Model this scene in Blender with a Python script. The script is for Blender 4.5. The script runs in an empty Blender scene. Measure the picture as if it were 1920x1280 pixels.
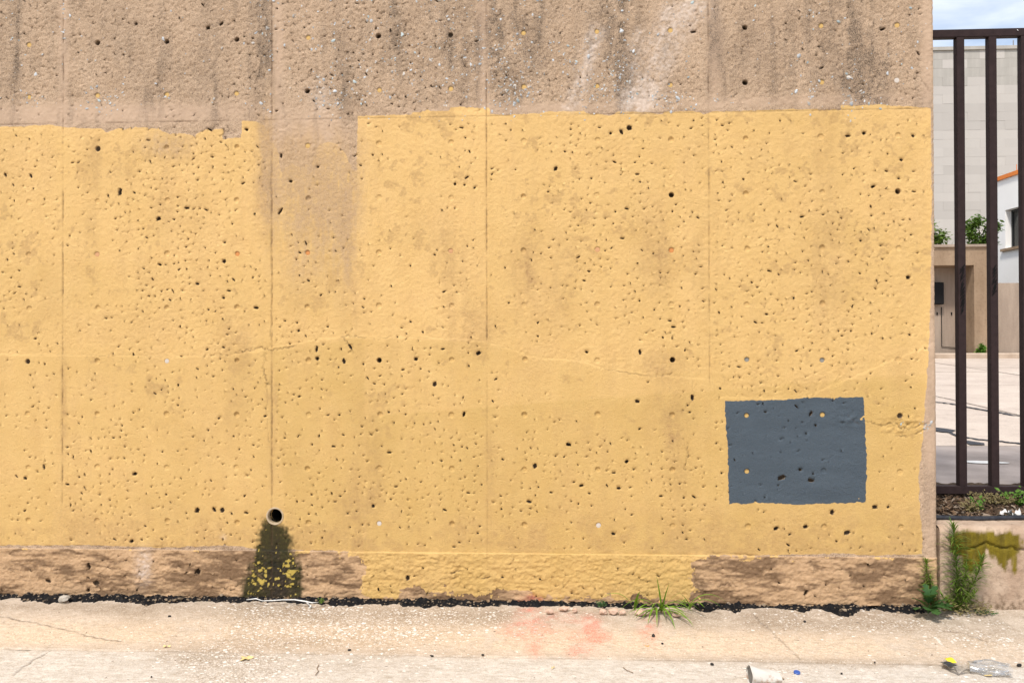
import bpy, math, random
import numpy as np
from mathutils import Vector, Matrix
R = math.radians
random.seed(7); rng = np.random.default_rng(11)
S = bpy.context.scene
COL = S.collection

# ------------------------------------------------------------ camera
CAM = np.array([3.003, -4.4392, 1.463]); YAW, PIT, ROL, F = .0511, .0067, -.0027, 1500.0
_c, _s = math.cos(YAW), math.sin(YAW)
_f0 = np.array([-_s, _c, 0]); _r0 = np.array([_c, _s, 0]); _z = np.array([0, 0, 1.])
FW = math.cos(PIT)*_f0 + math.sin(PIT)*_z; _up = -math.sin(PIT)*_f0 + math.cos(PIT)*_z
RT = math.cos(ROL)*_r0 + math.sin(ROL)*_up; UP = -math.sin(ROL)*_r0 + math.cos(ROL)*_up
cam = bpy.data.objects.new('camera', bpy.data.cameras.new('camera')); COL.objects.link(cam)
cam.data.sensor_width = 36; cam.data.lens = F/1920*36; cam.data.clip_start = .05; cam.data.clip_end = 2000
M = Matrix([[RT[i], UP[i], -FW[i], CAM[i]] for i in range(3)] + [[0, 0, 0, 1]]); cam.matrix_world = M
S.camera = cam

# ------------------------------------------------------------ sky, sun, exposure
SUN_EL, SUN_AZ = 56, 26            # azimuth: degrees left of the wall's outward normal
w = bpy.data.worlds.new('World'); S.world = w; w.use_nodes = True
nt = w.node_tree; nt.nodes.clear()
sky = nt.nodes.new('ShaderNodeTexSky'); sky.sky_type = 'NISHITA'; sky.sun_disc = False
sky.sun_elevation = R(SUN_EL); sky.sun_rotation = R(180 + SUN_AZ); sky.air_density = 1.0; sky.dust_density = 1.6
tc = nt.nodes.new('ShaderNodeTexCoord'); mp = nt.nodes.new('ShaderNodeMapping'); mp.inputs['Scale'].default_value = (1.2, 1.2, 3.2)
nt.links.new(tc.outputs['Generated'], mp.inputs['Vector'])
no = nt.nodes.new('ShaderNodeTexNoise'); no.inputs['Scale'].default_value = 3.2; no.inputs['Detail'].default_value = 7; no.inputs['Distortion'].default_value = .8
nt.links.new(mp.outputs['Vector'], no.inputs['Vector'])
mr = nt.nodes.new('ShaderNodeMapRange'); mr.inputs['From Min'].default_value = .36; mr.inputs['From Max'].default_value = .66
mr.inputs['To Min'].default_value = .12; mr.inputs['To Max'].default_value = .8
nt.links.new(no.outputs['Fac'], mr.inputs['Value'])
mx = nt.nodes.new('ShaderNodeMix'); mx.data_type = 'RGBA'; mx.inputs[7].default_value = (7.6, 7.75, 8.0, 1)
nt.links.new(mr.outputs['Result'], mx.inputs[0]); nt.links.new(sky.outputs['Color'], mx.inputs[6])
bg = nt.nodes.new('ShaderNodeBackground'); bg.inputs['Strength'].default_value = .1
nt.links.new(mx.outputs[2], bg.inputs['Color'])
wo = nt.nodes.new('ShaderNodeOutputWorld'); nt.links.new(bg.outputs['Background'], wo.inputs['Surface'])
sd = bpy.data.lights.new('sun', 'SUN'); sd.energy = 2.0; sd.angle = R(7); sd.color = (1, .935, .84)
so = bpy.data.objects.new('sun', sd); COL.objects.link(so)
sv = Vector((-math.sin(R(SUN_AZ))*math.cos(R(SUN_EL)), -math.cos(R(SUN_AZ))*math.cos(R(SUN_EL)), math.sin(R(SUN_EL))))
so.rotation_euler = sv.to_track_quat('Z', 'Y').to_euler()
S.view_settings.view_transform = 'Standard'; S.view_settings.look = 'None'
S.view_settings.gamma = 1; S.view_settings.use_curve_mapping = False; S.view_settings.exposure = .91
S.render.engine = 'CYCLES'

# ------------------------------------------------------------ measuring helpers (survey of the wall and the ground)
def ray(u, v): return FW*F + RT*(u-960) - UP*(v-640)
def W(u, v, y=0.0):
    d = ray(u, v); return CAM + d*((y-CAM[1])/d[1])
def WX(pts): return np.array([[W(u, v)[0], W(u, v)[2]] for u, v in pts])
def gz(y): return .042*np.clip(1+np.minimum(y, 0)/.6, 0, 1)      # the apron falls away from the wall
def G(u, v, z=0.0):
    d = ray(u, v); h = z
    for _ in range(12): p = CAM + d*((h-CAM[2])/d[2]); h = z+float(gz(p[1]))
    return p
def GX(pts): return np.array([G(u, v)[:2] for u, v in pts])
def D(u, v, dep):                                  # a far point at a given depth
    return CAM + ray(u, v)/F*dep

# ------------------------------------------------------------ mesh helpers
class MB:
    def __init__(s): s.v = []; s.f = []
    def add(s, vs, fs):
        o = len(s.v); s.v += [tuple(p) for p in vs]; s.f += [tuple(i+o for i in f) for f in fs]; return s
    def box(s, a, b, jit=0):
        (x0, y0, z0), (x1, y1, z1) = a, b
        vs = [(x, y, z) for z in (z0, z1) for y in (y0, y1) for x in (x0, x1)]
        if jit: vs = [tuple(c+random.uniform(-jit, jit) for c in p) for p in vs]
        return s.add(vs, [(0, 2, 3, 1), (4, 5, 7, 6), (0, 1, 5, 4), (2, 6, 7, 3), (0, 4, 6, 2), (1, 3, 7, 5)])
    def bbox(s, a, b, r):                          # box with chamfered edges along every side
        (x0, y0, z0), (x1, y1, z1) = a, b
        import itertools
        vs = []; idx = {}
        for sx, sy, sz in itertools.product((0, 1), repeat=3):
            X, Y, Z = (x1 if sx else x0), (y1 if sy else y0), (z1 if sz else z0)
            dx, dy, dz = (-r if sx else r), (-r if sy else r), (-r if sz else r)
            for k, p in enumerate(((X, Y+dy, Z+dz), (X+dx, Y, Z+dz), (X+dx, Y+dy, Z))):
                idx[(sx, sy, sz, k)] = len(vs); vs.append(p)
        g = lambda a, b, c, k: idx[(a, b, c, k)]
        fs = []
        for q in (0, 1):
            fs.append((g(q,0,0,0), g(q,1,0,0), g(q,1,1,0), g(q,0,1,0))); fs.append((g(0,q,0,1), g(1,q,0,1), g(1,q,1,1), g(0,q,1,1)))
            fs.append((g(0,0,q,2), g(1,0,q,2), g(1,1,q,2), g(0,1,q,2)))
        for a_ in (0, 1):
            for b_ in (0, 1):
                fs.append((g(a_,b_,0,0), g(a_,b_,1,0), g(a_,b_,1,1), g(a_,b_,0,1)))
                fs.append((g(a_,0,b_,0), g(a_,1,b_,0), g(a_,1,b_,2), g(a_,0,b_,2)))
                fs.append((g(0,a_,b_,1), g(1,a_,b_,1), g(1,a_,b_,2), g(0,a_,b_,2)))
        for p in itertools.product((0, 1), repeat=3): fs.append(tuple(g(*p, k) for k in range(3)))
        return s.add(vs, fs)
    def tube(s, pts, rad, n=8, cap=True):
        pts = [Vector(p) for p in pts]; rs = rad if hasattr(rad, '__len__') else [rad]*len(pts)
        vs = []; ref = Vector((.13, .21, .97))
        for i, p in enumerate(pts):
            t = (pts[min(i+1, len(pts)-1)] - pts[max(i-1, 0)]).normalized()
            if abs(t.dot(ref)) > .97: ref = Vector((.9, .3, .1))
            a = t.cross(ref).normalized(); b = t.cross(a)
            vs += [tuple(p + (a*math.cos(2*math.pi*k/n) + b*math.sin(2*math.pi*k/n))*rs[i]) for k in range(n)]
        fs = [(i*n+k, i*n+(k+1) % n, (i+1)*n+(k+1) % n, (i+1)*n+k) for i in range(len(pts)-1) for k in range(n)]
        if cap: fs += [tuple(range(n-1, -1, -1)), tuple((len(pts)-1)*n+k for k in range(n))]
        return s.add(vs, fs)
    def stone(s, c, r, flat=(1, 1, 1), sub=0, jit=.25, rot=None):
        vs, fs = ICO[sub]
        m = rot if rot is not None else Matrix.Rotation(random.uniform(0, 6.28), 3, 'Z') @ Matrix.Rotation(random.uniform(-.5, .5), 3, 'X')
        out = []
        for p in vs:
            q = Vector(p)*(1+random.uniform(-jit, jit))*r
            q = m @ Vector((q.x*flat[0], q.y*flat[1], q.z*flat[2])); out.append((c[0]+q.x, c[1]+q.y, c[2]+q.z))
        return s.add(out, fs)
    def mesh(s, name, smooth=False):
        me = bpy.data.meshes.new(name); me.from_pydata(s.v, [], s.f); me.update()
        if smooth: me.polygons.foreach_set('use_smooth', [True]*len(me.polygons))
        return me
def _ico(sub):
    import bmesh
    b = bmesh.new(); bmesh.ops.create_icosphere(b, subdivisions=sub+1, radius=1)
    b.verts.index_update()
    r = [tuple(v.co) for v in b.verts], [tuple(v.index for v in f.verts) for f in b.faces]; b.free(); return r
ICO = {0: _ico(0), 1: _ico(1), 2: _ico(2)}
def link(name, data, mat=None, parent=None, loc=None, **props):
    o = bpy.data.objects.new(name, data); COL.objects.link(o)
    if mat is not None and not data.materials: data.materials.append(mat)
    if parent is not None: o.parent = parent
    if loc is not None: o.location = loc
    for k, v in props.items(): o[k] = v
    return o
def part(name, mb, mat, parent, smooth=False, loc=None, **p): return link(name, mb.mesh(name, smooth), mat, parent, loc, **p)
def thing(name, label, category, loc=(0, 0, 0), group=None):
    o = bpy.data.objects.new(name, None); COL.objects.link(o); o.location = loc; o.empty_display_size = .1
    o['label'] = label; o['category'] = category
    if group: o['group'] = group
    return o
def solo(name, mb, mat, label, category, loc=None, smooth=False, group=None):
    o = link(name, mb.mesh(name, smooth), mat, None, loc, label=label, category=category)
    if group: o['group'] = group
    return o

# ------------------------------------------------------------ material helpers
class NT:
    def __init__(s, name):
        s.m = bpy.data.materials.new(name); s.m.use_nodes = True; s.t = s.m.node_tree; s.t.nodes.clear()
        s.out = s.t.nodes.new('ShaderNodeOutputMaterial'); s.p = s.n('ShaderNodeBsdfPrincipled'); s.t.links.new(s.p.outputs[0], s.out.inputs['Surface'])
        s.co = s.n('ShaderNodeTexCoord').outputs['Object']
    def n(s, typ, ins=None, **pr):
        nd = s.t.nodes.new(typ)
        for k, v in pr.items(): setattr(nd, k, v)
        for k, v in (ins or {}).items(): s.set(nd.inputs[k], v)
        return nd
    def set(s, sock, v):
        if isinstance(v, bpy.types.NodeSocket): s.t.links.new(v, sock)
        elif isinstance(v, (tuple, list)) and len(v) == 3 and sock.type == 'RGBA': sock.default_value = (*v, 1)
        else: sock.default_value = v
    def math(s, op, a, b=0.0, c=0.0, clamp=False):
        nd = s.n('ShaderNodeMath', {0: a, 1: b, 2: c}, operation=op); nd.use_clamp = clamp; return nd.outputs[0]
    def mix(s, f, a, b, blend='MIX'):
        nd = s.n('ShaderNodeMix', data_type='RGBA', blend_type=blend); s.set(nd.inputs[0], f); s.set(nd.inputs[6], a); s.set(nd.inputs[7], b); return nd.outputs[2]
    def noise(s, scale, detail=3, rough=.55, stretch=None, off=None, dist=0):
        v = s.co
        if stretch or off: v = s.n('ShaderNodeMapping', {'Vector': v, 'Scale': stretch or (1, 1, 1), 'Location': off or (0, 0, 0)}).outputs[0]
        return s.n('ShaderNodeTexNoise', {'Vector': v, 'Scale': scale, 'Detail': detail, 'Roughness': rough, 'Distortion': dist}).outputs['Fac']
    def vor(s, scale, stretch=None, out='Distance', feature='F1', rnd=1.0):
        v = s.co
        if stretch: v = s.n('ShaderNodeMapping', {'Vector': v, 'Scale': stretch}).outputs[0]
        return s.n('ShaderNodeTexVoronoi', {'Vector': v, 'Scale': scale, 'Randomness': rnd}, feature=feature).outputs[out]
    def rng(s, v, a, b, c=0.0, d=1.0, smooth=False):
        return s.n('ShaderNodeMapRange', {'Value': v, 'From Min': a, 'From Max': b, 'To Min': c, 'To Max': d}, interpolation_type='SMOOTHSTEP' if smooth else 'LINEAR').outputs[0]
    def attr(s, name):
        nd = s.n('ShaderNodeAttribute', attribute_name=name); sp = s.n('ShaderNodeSeparateColor', {0: nd.outputs['Color']})
        return sp.outputs[0], sp.outputs[1], sp.outputs[2], nd.outputs['Alpha']
    def done(s, col, rough=.85, spec=.3, bump=None, dist=.002, strength=1.0, **kw):
        s.set(s.p.inputs['Base Color'], col); s.set(s.p.inputs['Roughness'], rough); s.set(s.p.inputs['Specular IOR Level'], spec)
        if bump is not None: s.set(s.p.inputs['Normal'], s.n('ShaderNodeBump', {'Height': bump, 'Distance': dist, 'Strength': strength}).outputs[0])
        for k, v in kw.items(): s.set(s.p.inputs[k], v)
        return s.m
def simple(name, c1, c2, scale=20, rough=.8, spec=.3, bump=.0, stretch=None, detail=5):
    t = NT(name); f = t.noise(scale, detail, .6, stretch)
    return t.done(t.mix(t.rng(f, .3, .7), c1, c2), rough, spec, t.noise(scale*4, 4, .6, stretch) if bump else None, bump or .001)

# ------------------------------------------------------------ numpy noise
_lat = rng.random((512, 512))
def vnoise(x, y, seed=0):
    x = x + seed*17.31 + 1000; y = y + seed*9.77 + 1000
    xi = np.floor(x).astype(np.int64); yi = np.floor(y).astype(np.int64); fx = x-xi; fy = y-yi
    fx = fx*fx*fx*(fx*(fx*6-15)+10); fy = fy*fy*fy*(fy*(fy*6-15)+10)
    a = _lat[xi & 511, yi & 511]; b = _lat[(xi+1) & 511, yi & 511]; c = _lat[xi & 511, (yi+1) & 511]; d = _lat[(xi+1) & 511, (yi+1) & 511]
    return (a*(1-fx)+b*fx)*(1-fy)+(c*(1-fx)+d*fx)*fy
def fbm(x, y, o=3, seed=0, g=.5):
    r = 0; amp = 1; t = 0
    for k in range(o): r = r+amp*vnoise(x*2.03**k, y*2.03**k, seed+k*3); t += amp; amp *= g
    return r/t-.5
def sstep(v, a, b):
    t = np.clip((v-a)/(b-a), 0, 1); return t*t*(3-2*t)
def sdpoly(P, X, Z):                                # signed distance, positive inside
    d = np.full(X.shape, 1e9); ins = np.zeros(X.shape, bool); n = len(P)
    for i in range(n):
        (x0, z0), (x1, z1) = P[i], P[(i+1) % n]; ex, ez = x1-x0, z1-z0
        t = np.clip(((X-x0)*ex+(Z-z0)*ez)/(ex*ex+ez*ez+1e-12), 0, 1)
        d = np.minimum(d, (X-x0-t*ex)**2+(Z-z0-t*ez)**2)
        if z0 != z1: ins ^= ((z0 > Z) != (z1 > Z)) & (X < (x1-x0)*(Z-z0)/(z1-z0)+x0)
    d = np.sqrt(d); return np.where(ins, d, -d)
def sdline(P, X, Z):
    d = np.full(X.shape, 1e9)
    for (x0, z0), (x1, z1) in zip(P[:-1], P[1:]):
        ex, ez = x1-x0, z1-z0; t = np.clip(((X-x0)*ex+(Z-z0)*ez)/(ex*ex+ez*ez+1e-12), 0, 1)
        d = np.minimum(d, (X-x0-t*ex)**2+(Z-z0-t*ez)**2)
    return np.sqrt(d)
def grid_mesh(name, X, Y, Z, attrs, drop=None):
    nz, nx = X.shape; me = bpy.data.meshes.new(name)
    idx = np.arange(nz*nx).reshape(nz, nx)
    q = np.stack([idx[:-1, :-1], idx[:-1, 1:], idx[1:, 1:], idx[1:, :-1]], -1).reshape(-1, 4)
    if drop is not None: q = q[~drop[:-1, :-1].ravel()]
    me.vertices.add(nz*nx); me.vertices.foreach_set('co', np.stack([X, Y, Z], -1).astype(np.float32).ravel())
    me.loops.add(q.size); me.loops.foreach_set('vertex_index', q.astype(np.int32).ravel())
    me.polygons.add(len(q)); me.polygons.foreach_set('loop_start', np.arange(0, q.size, 4, dtype=np.int32))
    me.polygons.foreach_set('use_smooth', np.ones(len(q), bool)); me.update(calc_edges=True)
    for k, a in attrs.items():
        at = me.attributes.new(k, 'FLOAT_COLOR', 'POINT'); at.data.foreach_set('color', a.astype(np.float32).ravel())
    return me

# ============================================================ THE PAINTED CONCRETE WALL
XE = 5.068; JX = [-2.24, -1.015, .203, 1.42, 2.637, 3.862, XE]; JZ = 2.748; PZ = .322; ZT = 4.2; STEP = .005
def span(a, b, st): return np.linspace(a, b, max(2, int(round((b-a)/st))+1))
xs = [np.arange(-4, -2.24, .08), span(-2.24, -1.015, .05)[:-1], span(-1.015, -.25, .03)[:-1]]
xs.append(span(-.25, .203, STEP)[:-1])
for a, b in zip(JX[2:-1], JX[3:]): xs.append(span(a, b, STEP)[:-1])
xs = np.concatenate(xs); xs = np.append(xs, XE)
zs = np.concatenate([span(.045, PZ-.004, STEP)[:-1], [PZ-.004, PZ], span(PZ+.005, JZ, STEP)[:-1], span(JZ, 3.55, STEP)[:-1], span(3.55, ZT, .05)])
ey = np.array([.0, .004, .012, .03, 0.09, .3, .7, 1.2])       # the end face runs back from the front edge
X, Z = np.meshgrid(np.concatenate([xs, np.full(len(ey)-1, XE)]), zs)
Y = np.zeros_like(X); Y[:, len(xs)-1:] = ey[None, :]
NZ, NX = X.shape; nfront = len(xs)
# rounded vertical arris
e = np.clip((X-(XE-.012))/.012, 0, 1); Y[:, :nfront] += (.006*e*e)[:, :nfront]
# --- masks laid out in wall metres
def blobs(L, sharp=1.0):
    m = np.zeros_like(X)
    for u, v, su, sv_, k in L:
        c = W(u, v); m += k*np.exp(-((np.abs((X-c[0])/(su/330)))**2.2+(np.abs((Z-c[2])/(sv_/330)))**2.2))
    return m
paint_top = [(0,237),(40,237),(91,235),(119,239),(157,241),(190,240),(200,249),(222,241),(270,238),(295,242),(318,251),(330,248),(355,252),(364,257),(379,244),(417,242),(418,261),(452,259),(454,226),(481,228),(489,233),(504,240),(509,262),(520,277),(524,300),(527,322),(545,300),(560,310),(585,300),(593,280),(598,270),(616,266),(634,272),(650,290),(660,318),(669,321),(671,218),(700,217),(735,216),(770,215),(773,210),(843,207),(845,201),(917,202),(919,215),(945,215),(1010,213),(1030,209),(1095,208),(1100,213),(1150,216),(1156,210),(1185,209),(1225,212),(1240,215),(1245,210),(1310,209),(1320,214),(1330,210),(1400,208),(1470,206),(1535,205),(1577,206),(1578,198),(1650,197),(1700,200),(1746,203)]
paint_side = [(1747,350),(1746,500),(1744,610),(1739,680),(1735,740),(1731,800),(1727,850),(1722,900),(1725,960),(1729,1000),(1730,1039)]
paint_bot = [(1650,1040),(1560,1037),(1500,1039),(1420,1041),(1345,1040),(1330,1039),(1322,1046),(1297,1062),(1299,1095),(1295,1124),(1200,1124),(1150,1119),(1100,1121),(1050,1119),(1010,1118),(965,1109),(930,1112),(905,1108),(880,1112),(845,1105),(800,1107),(768,1092),(758,1100),(750,1122),(683,1121),(682,1060),(684,1034),(640,1033),(560,1030),(480,1028),(430,1022),(360,1024),(300,1026),(250,1024),(150,1021),(60,1022),(0,1020)]
Pp = WX(paint_top+paint_side+paint_bot); Pp[0, 0] = -5; Pp[-1, 0] = -5
nb1 = fbm(X*22, Z*22, 3, 1); nb2 = fbm(X*6, Z*6, 3, 2); nb3 = fbm(X*70, Z*70, 2, 3)
sdp = sdpoly(Pp, X, Z)+nb1*.012+nb3*.006+(Z < PZ)*(nb1*.07+nb3*.03+.05*fbm(X*9, Z*40, 3, 19))
thin = blobs([(505,300,14,110,1.0),(590,330,75,75,1.1),(640,400,26,110,1.0),(575,450,45,70,.55),(500,240,18,30,.7),(312,272,45,22,.75),(560,300,40,45,.8)])
brush = fbm(X*70, Z*7, 3, 13); thin = thin*(.75+.9*nb2+.9*nb1+1.3*brush+.7*nb3)
soft = np.clip(thin*1.0, 0, .85); sdp = np.minimum(sdp, .02)-.022*np.clip(thin-.75, 0, 2)
grey_poly = WX([(1360,752),(1400,751),(1440,750),(1470,748),(1530,746),(1580,744),(1619,744),(1621,780),(1623,800),(1622,830),(1625,850),(1624,900),(1623,941),(1580,942),(1540,943),(1500,946),(1460,943),(1420,942),(1367,944),(1365,900),(1364,840),(1361,800)])
sdg = sdpoly(grey_poly, X, Z)+nb1*.011+nb3*.008+.006*fbm(X*7, Z*70, 2, 14)
flake = blobs([(1590,785,32,14,1.1),(1600,795,20,10,.8),(1465,895,12,7,1.0),(1610,900,6,60,.8),(1520,935,60,7,.5),(1410,905,8,5,.7),(1408,925,10,6,.6)])
sdg = sdg-.03*np.clip(flake*(1+4*nb3+1.2*nb1)-.62, 0, 1)
stain_l = [(490,60,20,150,1.1),(20,60,28,140,.7),(925,60,12,120,1.1),(955,80,30,110,1.0),(1010,60,40,90,.6),(1165,60,30,110,1.0),(1170,150,22,60,.9),(1340,60,14,100,.8),(1380,110,30,70,.5),(1580,80,55,110,.8),(1640,150,30,80,.7),(1620,160,14,60,.8),(400,90,35,120,.6),(300,160,60,60,.35),(230,60,60,70,.35),(830,60,60,90,.5),(880,120,30,90,.6),(740,50,30,90,.45),(640,90,30,110,.5),(660,160,30,60,.4),(1120,60,40,70,.6),(1240,110,16,60,.4),(1460,120,30,90,.4)]
str_ = fbm(X*26+nb1*.8, Z*3.2, 4, 5); stain_b = np.clip(blobs(stain_l)*1.15*(.85+1.7*str_+1.1*nb1+.9*nb3), 0, 1.3)
stain_b += np.clip(str_*1.6+nb2*.7-.05, 0, .5)
stain_y = blobs([(495,330,18,110,.95),(505,250,14,40,.8),(655,430,13,120,.85),(600,380,40,100,.5),(180,290,20,50,.6),(170,400,14,100,.4),(330,275,35,25,.65),(240,330,30,30,.35),(310,350,20,60,.5),(850,500,40,110,.42),(885,620,45,40,.5),(985,500,26,70,.55),(1020,560,60,80,.35),(1235,490,40,60,.6),(1220,400,60,50,.35),(1541,380,28,190,.4),(1560,520,40,90,.3),(1240,680,40,26,.55),(1265,830,30,110,.5),(1250,780,40,60,.35),(440,640,34,50,.6),(445,720,22,70,.45),(390,800,60,80,.25),(690,860,30,140,.5),(660,960,40,70,.45),(120,780,7,110,.6),(510,790,8,120,.6),(918,900,8,90,.4),(935,900,40,90,.25),(550,880,40,60,.25),(620,1010,70,22,.6),(430,1000,90,26,.4),(300,960,60,30,.3),(1310,500,20,120,.3),(1430,680,10,10,.3),(350,410,50,70,.35),(1050,470,40,40,.3),(80,560,60,60,.2),(560,540,40,60,.35),(680,560,40,60,.25),(780,430,60,60,.2)])
stain_y = np.clip(stain_y*(.8+1.6*str_+1.4*nb1), 0, 1)
stain_y = np.maximum(stain_y, np.clip((1-(Z-PZ)/.34)*(.42+1.5*nb2+1.4*nb1+.6*nb3), 0, .55)*(Z > PZ))
stain_y = np.maximum(stain_y, np.clip(nb2*.6+str_*.5, 0, .22))
scuff = .9*np.exp(-(sdline(WX([(1066,202),(1085,160),(1102,110),(1118,62)]), X, Z)/.042)**2)*sstep(Z, JZ-.02, JZ+.05)
scuff += 1.05*np.exp(-(sdline(WX([(1195,196),(1218,140),(1252,75),(1290,8)]), X, Z)/.085)**2)*sstep(Z, JZ-.02, JZ+.05)+.6*np.exp(-(sdline(WX([(1180,120),(1200,60)]), X, Z)/.03)**2)
white = np.clip((scuff*(.9+2.0*fbm((X-Z*.45)*22, Z*4, 3, 18))+blobs([(270,1060,14,30,.9),(600,180,20,30,.35),(1190,185,30,20,.5),(420,1005,6,5,.5)]))*(1+1.4*nb1+1.8*nb3), 0, 1)
moss_poly = WX([(497,984),(534,984),(544,1006),(546,1034),(556,1056),(563,1085),(570,1122),(457,1122),(466,1085),(476,1058),(484,1030),(488,1005)])
sdm = sdpoly(moss_poly, X, Z); moss = sstep(sdm+.012+nb1*.06+nb3*.03+.03*fbm(X*60, Z*5, 2, 15), -.03, .025)*np.clip(1.2+.8*nb3+.5*nb1, 0, 1)
mblack = np.clip(blobs([(524,1098,22,40,1.4),(487,1078,12,18,.8),(515,1030,16,30,.5)])*(1+2*nb1), 0, 1)
mflake = .85*sstep(nb1*.5+nb3*1.2+blobs([(488,1075,16,34,.55),(545,1070,12,40,.6),(520,1085,14,20,.35)])-.50, 0, .07)
smoothb = np.clip(blobs([(60,215,200,20,1),(300,212,200,18,1),(590,240,60,34,1),(1000,203,240,9,.8),(1500,190,200,10,.7),(120,60,10,200,.8),(520,110,12,160,.9),(905,90,12,140,.8),(1340,90,14,140,.8),(1740,120,14,160,.9),(1745,800,16,300,1)]), 0, 1)
plinth = (Z < PZ-.002).astype(float)
crackL = [([(440,662),(470,655),(490,652),(508,657),(530,652),(556,648)],.7),([(640,632),(660,630),(685,634),(735,633)],.6),([(645,636),(657,648),(662,662)],.7),([(60,665),(200,666),(330,668),(440,665)],.3),([(735,632),(800,633),(905,640),(960,655)],.22),([(500,660),(494,690),(499,712),(508,722)],.7),([(498,715),(502,740),(500,780),(505,830)],.4),([(509,330),(509,480),(509,640)],.6),([(1625,790),(1650,797),(1680,792),(1690,805),(1715,800),(1750,790)],.8),([(1680,815),(1700,818),(1735,805)],.8),([(1590,778),(1608,795)],.7),([(1292,760),(1300,745),(1298,710)],.35),([(1284,880),(1288,850),(1291,830)],.9),([(1100,700),(1130,690),(1180,700),(1230,705),(1260,700)],.5),([(1300,1060),(1303,1090),(1310,1103),(1328,1112)],.8),([(1315,1098),(1322,1122)],.7),([(1345,1098),(1365,1092),(1380,1096)],.8),([(90,1060),(110,1068)],.8),([(167,1052),(165,1070)],.7),([(845,1075),(865,1067)],1.0),([(905,1083),(918,1080)],.8),([(1700,1105),(1750,1108)],.7),([(250,1024),(430,1028)],.5),([(0,1022),(200,1023)],.4),([(1335,1037),(1420,1039)],.7),([(1720,140),(1745,170)],.5),([(985,165),(983,185)],.7),([(1660,160),(1712,168)],.4),([(418,240),(422,262)],.9)]
crack = np.zeros_like(X)
for P, k in crackL:
    Q = WX(P); n = 10; Q = np.concatenate([[a+(b-a)*i/n for i in range(n)] for a, b in zip(Q[:-1], Q[1:])]+[[Q[-1]]])
    Q = Q+rng.normal(0, .0035, Q.shape)
    bb = (X > Q[:, 0].min()-.03) & (X < Q[:, 0].max()+.03) & (Z > Q[:, 1].min()-.03) & (Z < Q[:, 1].max()+.03)
    dd = sdline(Q, X[bb], Z[bb]); crack[bb] = np.maximum(crack[bb], k*sstep(-dd, -.0045, -.001))
crack *= np.clip(.75+2.2*nb1, .1, 1)
# worn joint lines between the form panels
jl = np.zeros_like(X)
for jx in JX[1:-1]:
    wob = .004*fbm(Z*9, Z*0+jx*7, 2, 9)
    jl = np.maximum(jl, np.exp(-((X-jx-wob)/.0042)**2)*np.clip(.62+2.4*fbm(Z*14, Z*0+jx*5, 3, 8), .16, 1))
fade = np.where(np.abs(X-.203) < .03, sstep(Z, .48, .6), 1)*np.where(np.abs(X-2.637) < .03, np.where(Z < 1.5, .38, 1), 1)*np.where(np.abs(X-3.862) < .03, np.where(Z < 1.25, 0.08, .85), 1)
jl *= fade
jh = np.exp(-((Z-JZ-.002*fbm(X*5, X*0, 2, 4))/.004)**2)*np.clip(.5+1.6*fbm(X*8, X*0+3, 3, 6), .1, 1)*(X < XE)
# coats of paint laid over each other: small value steps
tone = np.full_like(X, .55)
for poly, k in (([(671,218),(917,202),(914,640),(660,632),(658,330),(671,322)],.09),([(918,215),(1150,216),(1155,420),(920,420)],.04),([(-200,664),(420,666),(470,690),(470,1022),(-200,1022)],.02),([(684,780),(1735,700),(1730,1040),(684,1034)],-.13),([(-200,664),(440,666),(600,636),(905,640),(1130,690),(1760,720),(1760,1200),(-200,1200)],-.07),([(510,660),(684,632),(684,1030),(540,1030)],-.1),([(1578,198),(1746,200),(1746,420),(1590,420)],.05),([(684,1034),(1297,1034),(1297,1125),(684,1125)],-.13),([(0,237),(500,240),(500,480),(0,500)],.07)):
    tone += k*sstep(sdpoly(WX(poly), X, Z)+nb1*.02, -.004, .008)
tone += nb2*.2+.10*fbm(X*11, Z*1.3, 3, 16)+.06*fbm(X*2, Z*16, 3, 17)
# --- relief
skim = sdpoly(WX([(-300,664),(60,665),(200,666),(330,668),(440,666),(500,655),(600,636),(660,630),(800,633),(905,640),(960,655),(1010,672),(1080,676),(1130,690),(1250,706),(1335,712),(1345,745),(1500,748),(1760,640),(1760,1200),(-300,1200)]), X, Z)
skim = sstep(skim+nb1*.012, -.003, .003)
rough = np.clip(.25+1.0*nb2+.75*(1-skim), .08, 1.2)
bare = sstep(-sdp, -.002, .004)*(1-plinth)
R_ = fbm(X*2.2, Z*2.2, 2, 20)*.004
R_ = R_+fbm(X*48, Z*48, 2, 21)*.0018*rough*(1-bare)+fbm(X*92, Z*92, 2, 22)*.0034*(.35+.65*rough)
R_ = R_+bare*(1-.8*smoothb)*(fbm(X*85, Z*85, 2, 23)*.0062+np.minimum(fbm(X*55, Z*55, 3, 24)+.06, .02)*.013)
R_ = R_+skim*.0030
chip = np.floor((fbm(X*7+nb1*1.2, Z*26+nb2*3, 3, 30)+nb3*.1)*11)/11                     # flaked courses of render, each with its own edge
chip2 = np.floor((fbm(X*17+nb1, Z*44, 2, 35)+nb3*.12)*7)/7
R_ = R_+plinth*(.007+chip*.006+chip2*.004+fbm(X*24, Z*75, 3, 32)*.006+fbm(X*95, Z*95, 2, 33)*.007)
bulge = blobs([(1690,795,40,18,1),(1590,785,24,14,.8),(860,1072,50,30,.6)])
R_ = R_+bulge*fbm(X*40, Z*55, 3, 36)*.022
R_ = R_-.006*crack-.0055*np.maximum(jl, jh*.6)
front = np.ones_like(X); front[:, nfront:] = 0
Yd = Y-R_*np.where(np.arange(NX) < nfront, 1, .0)[None, :]
Xd, Zd = X.copy(), Z.copy()
Xd[:, nfront:] += (R_*.6)[:, nfront:]
Zd[0] += .008+.016*nb2[0]+.022*nb1[0]; Zd[1] += .008+.012*nb1[1]; Zd[2] += .006
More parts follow.
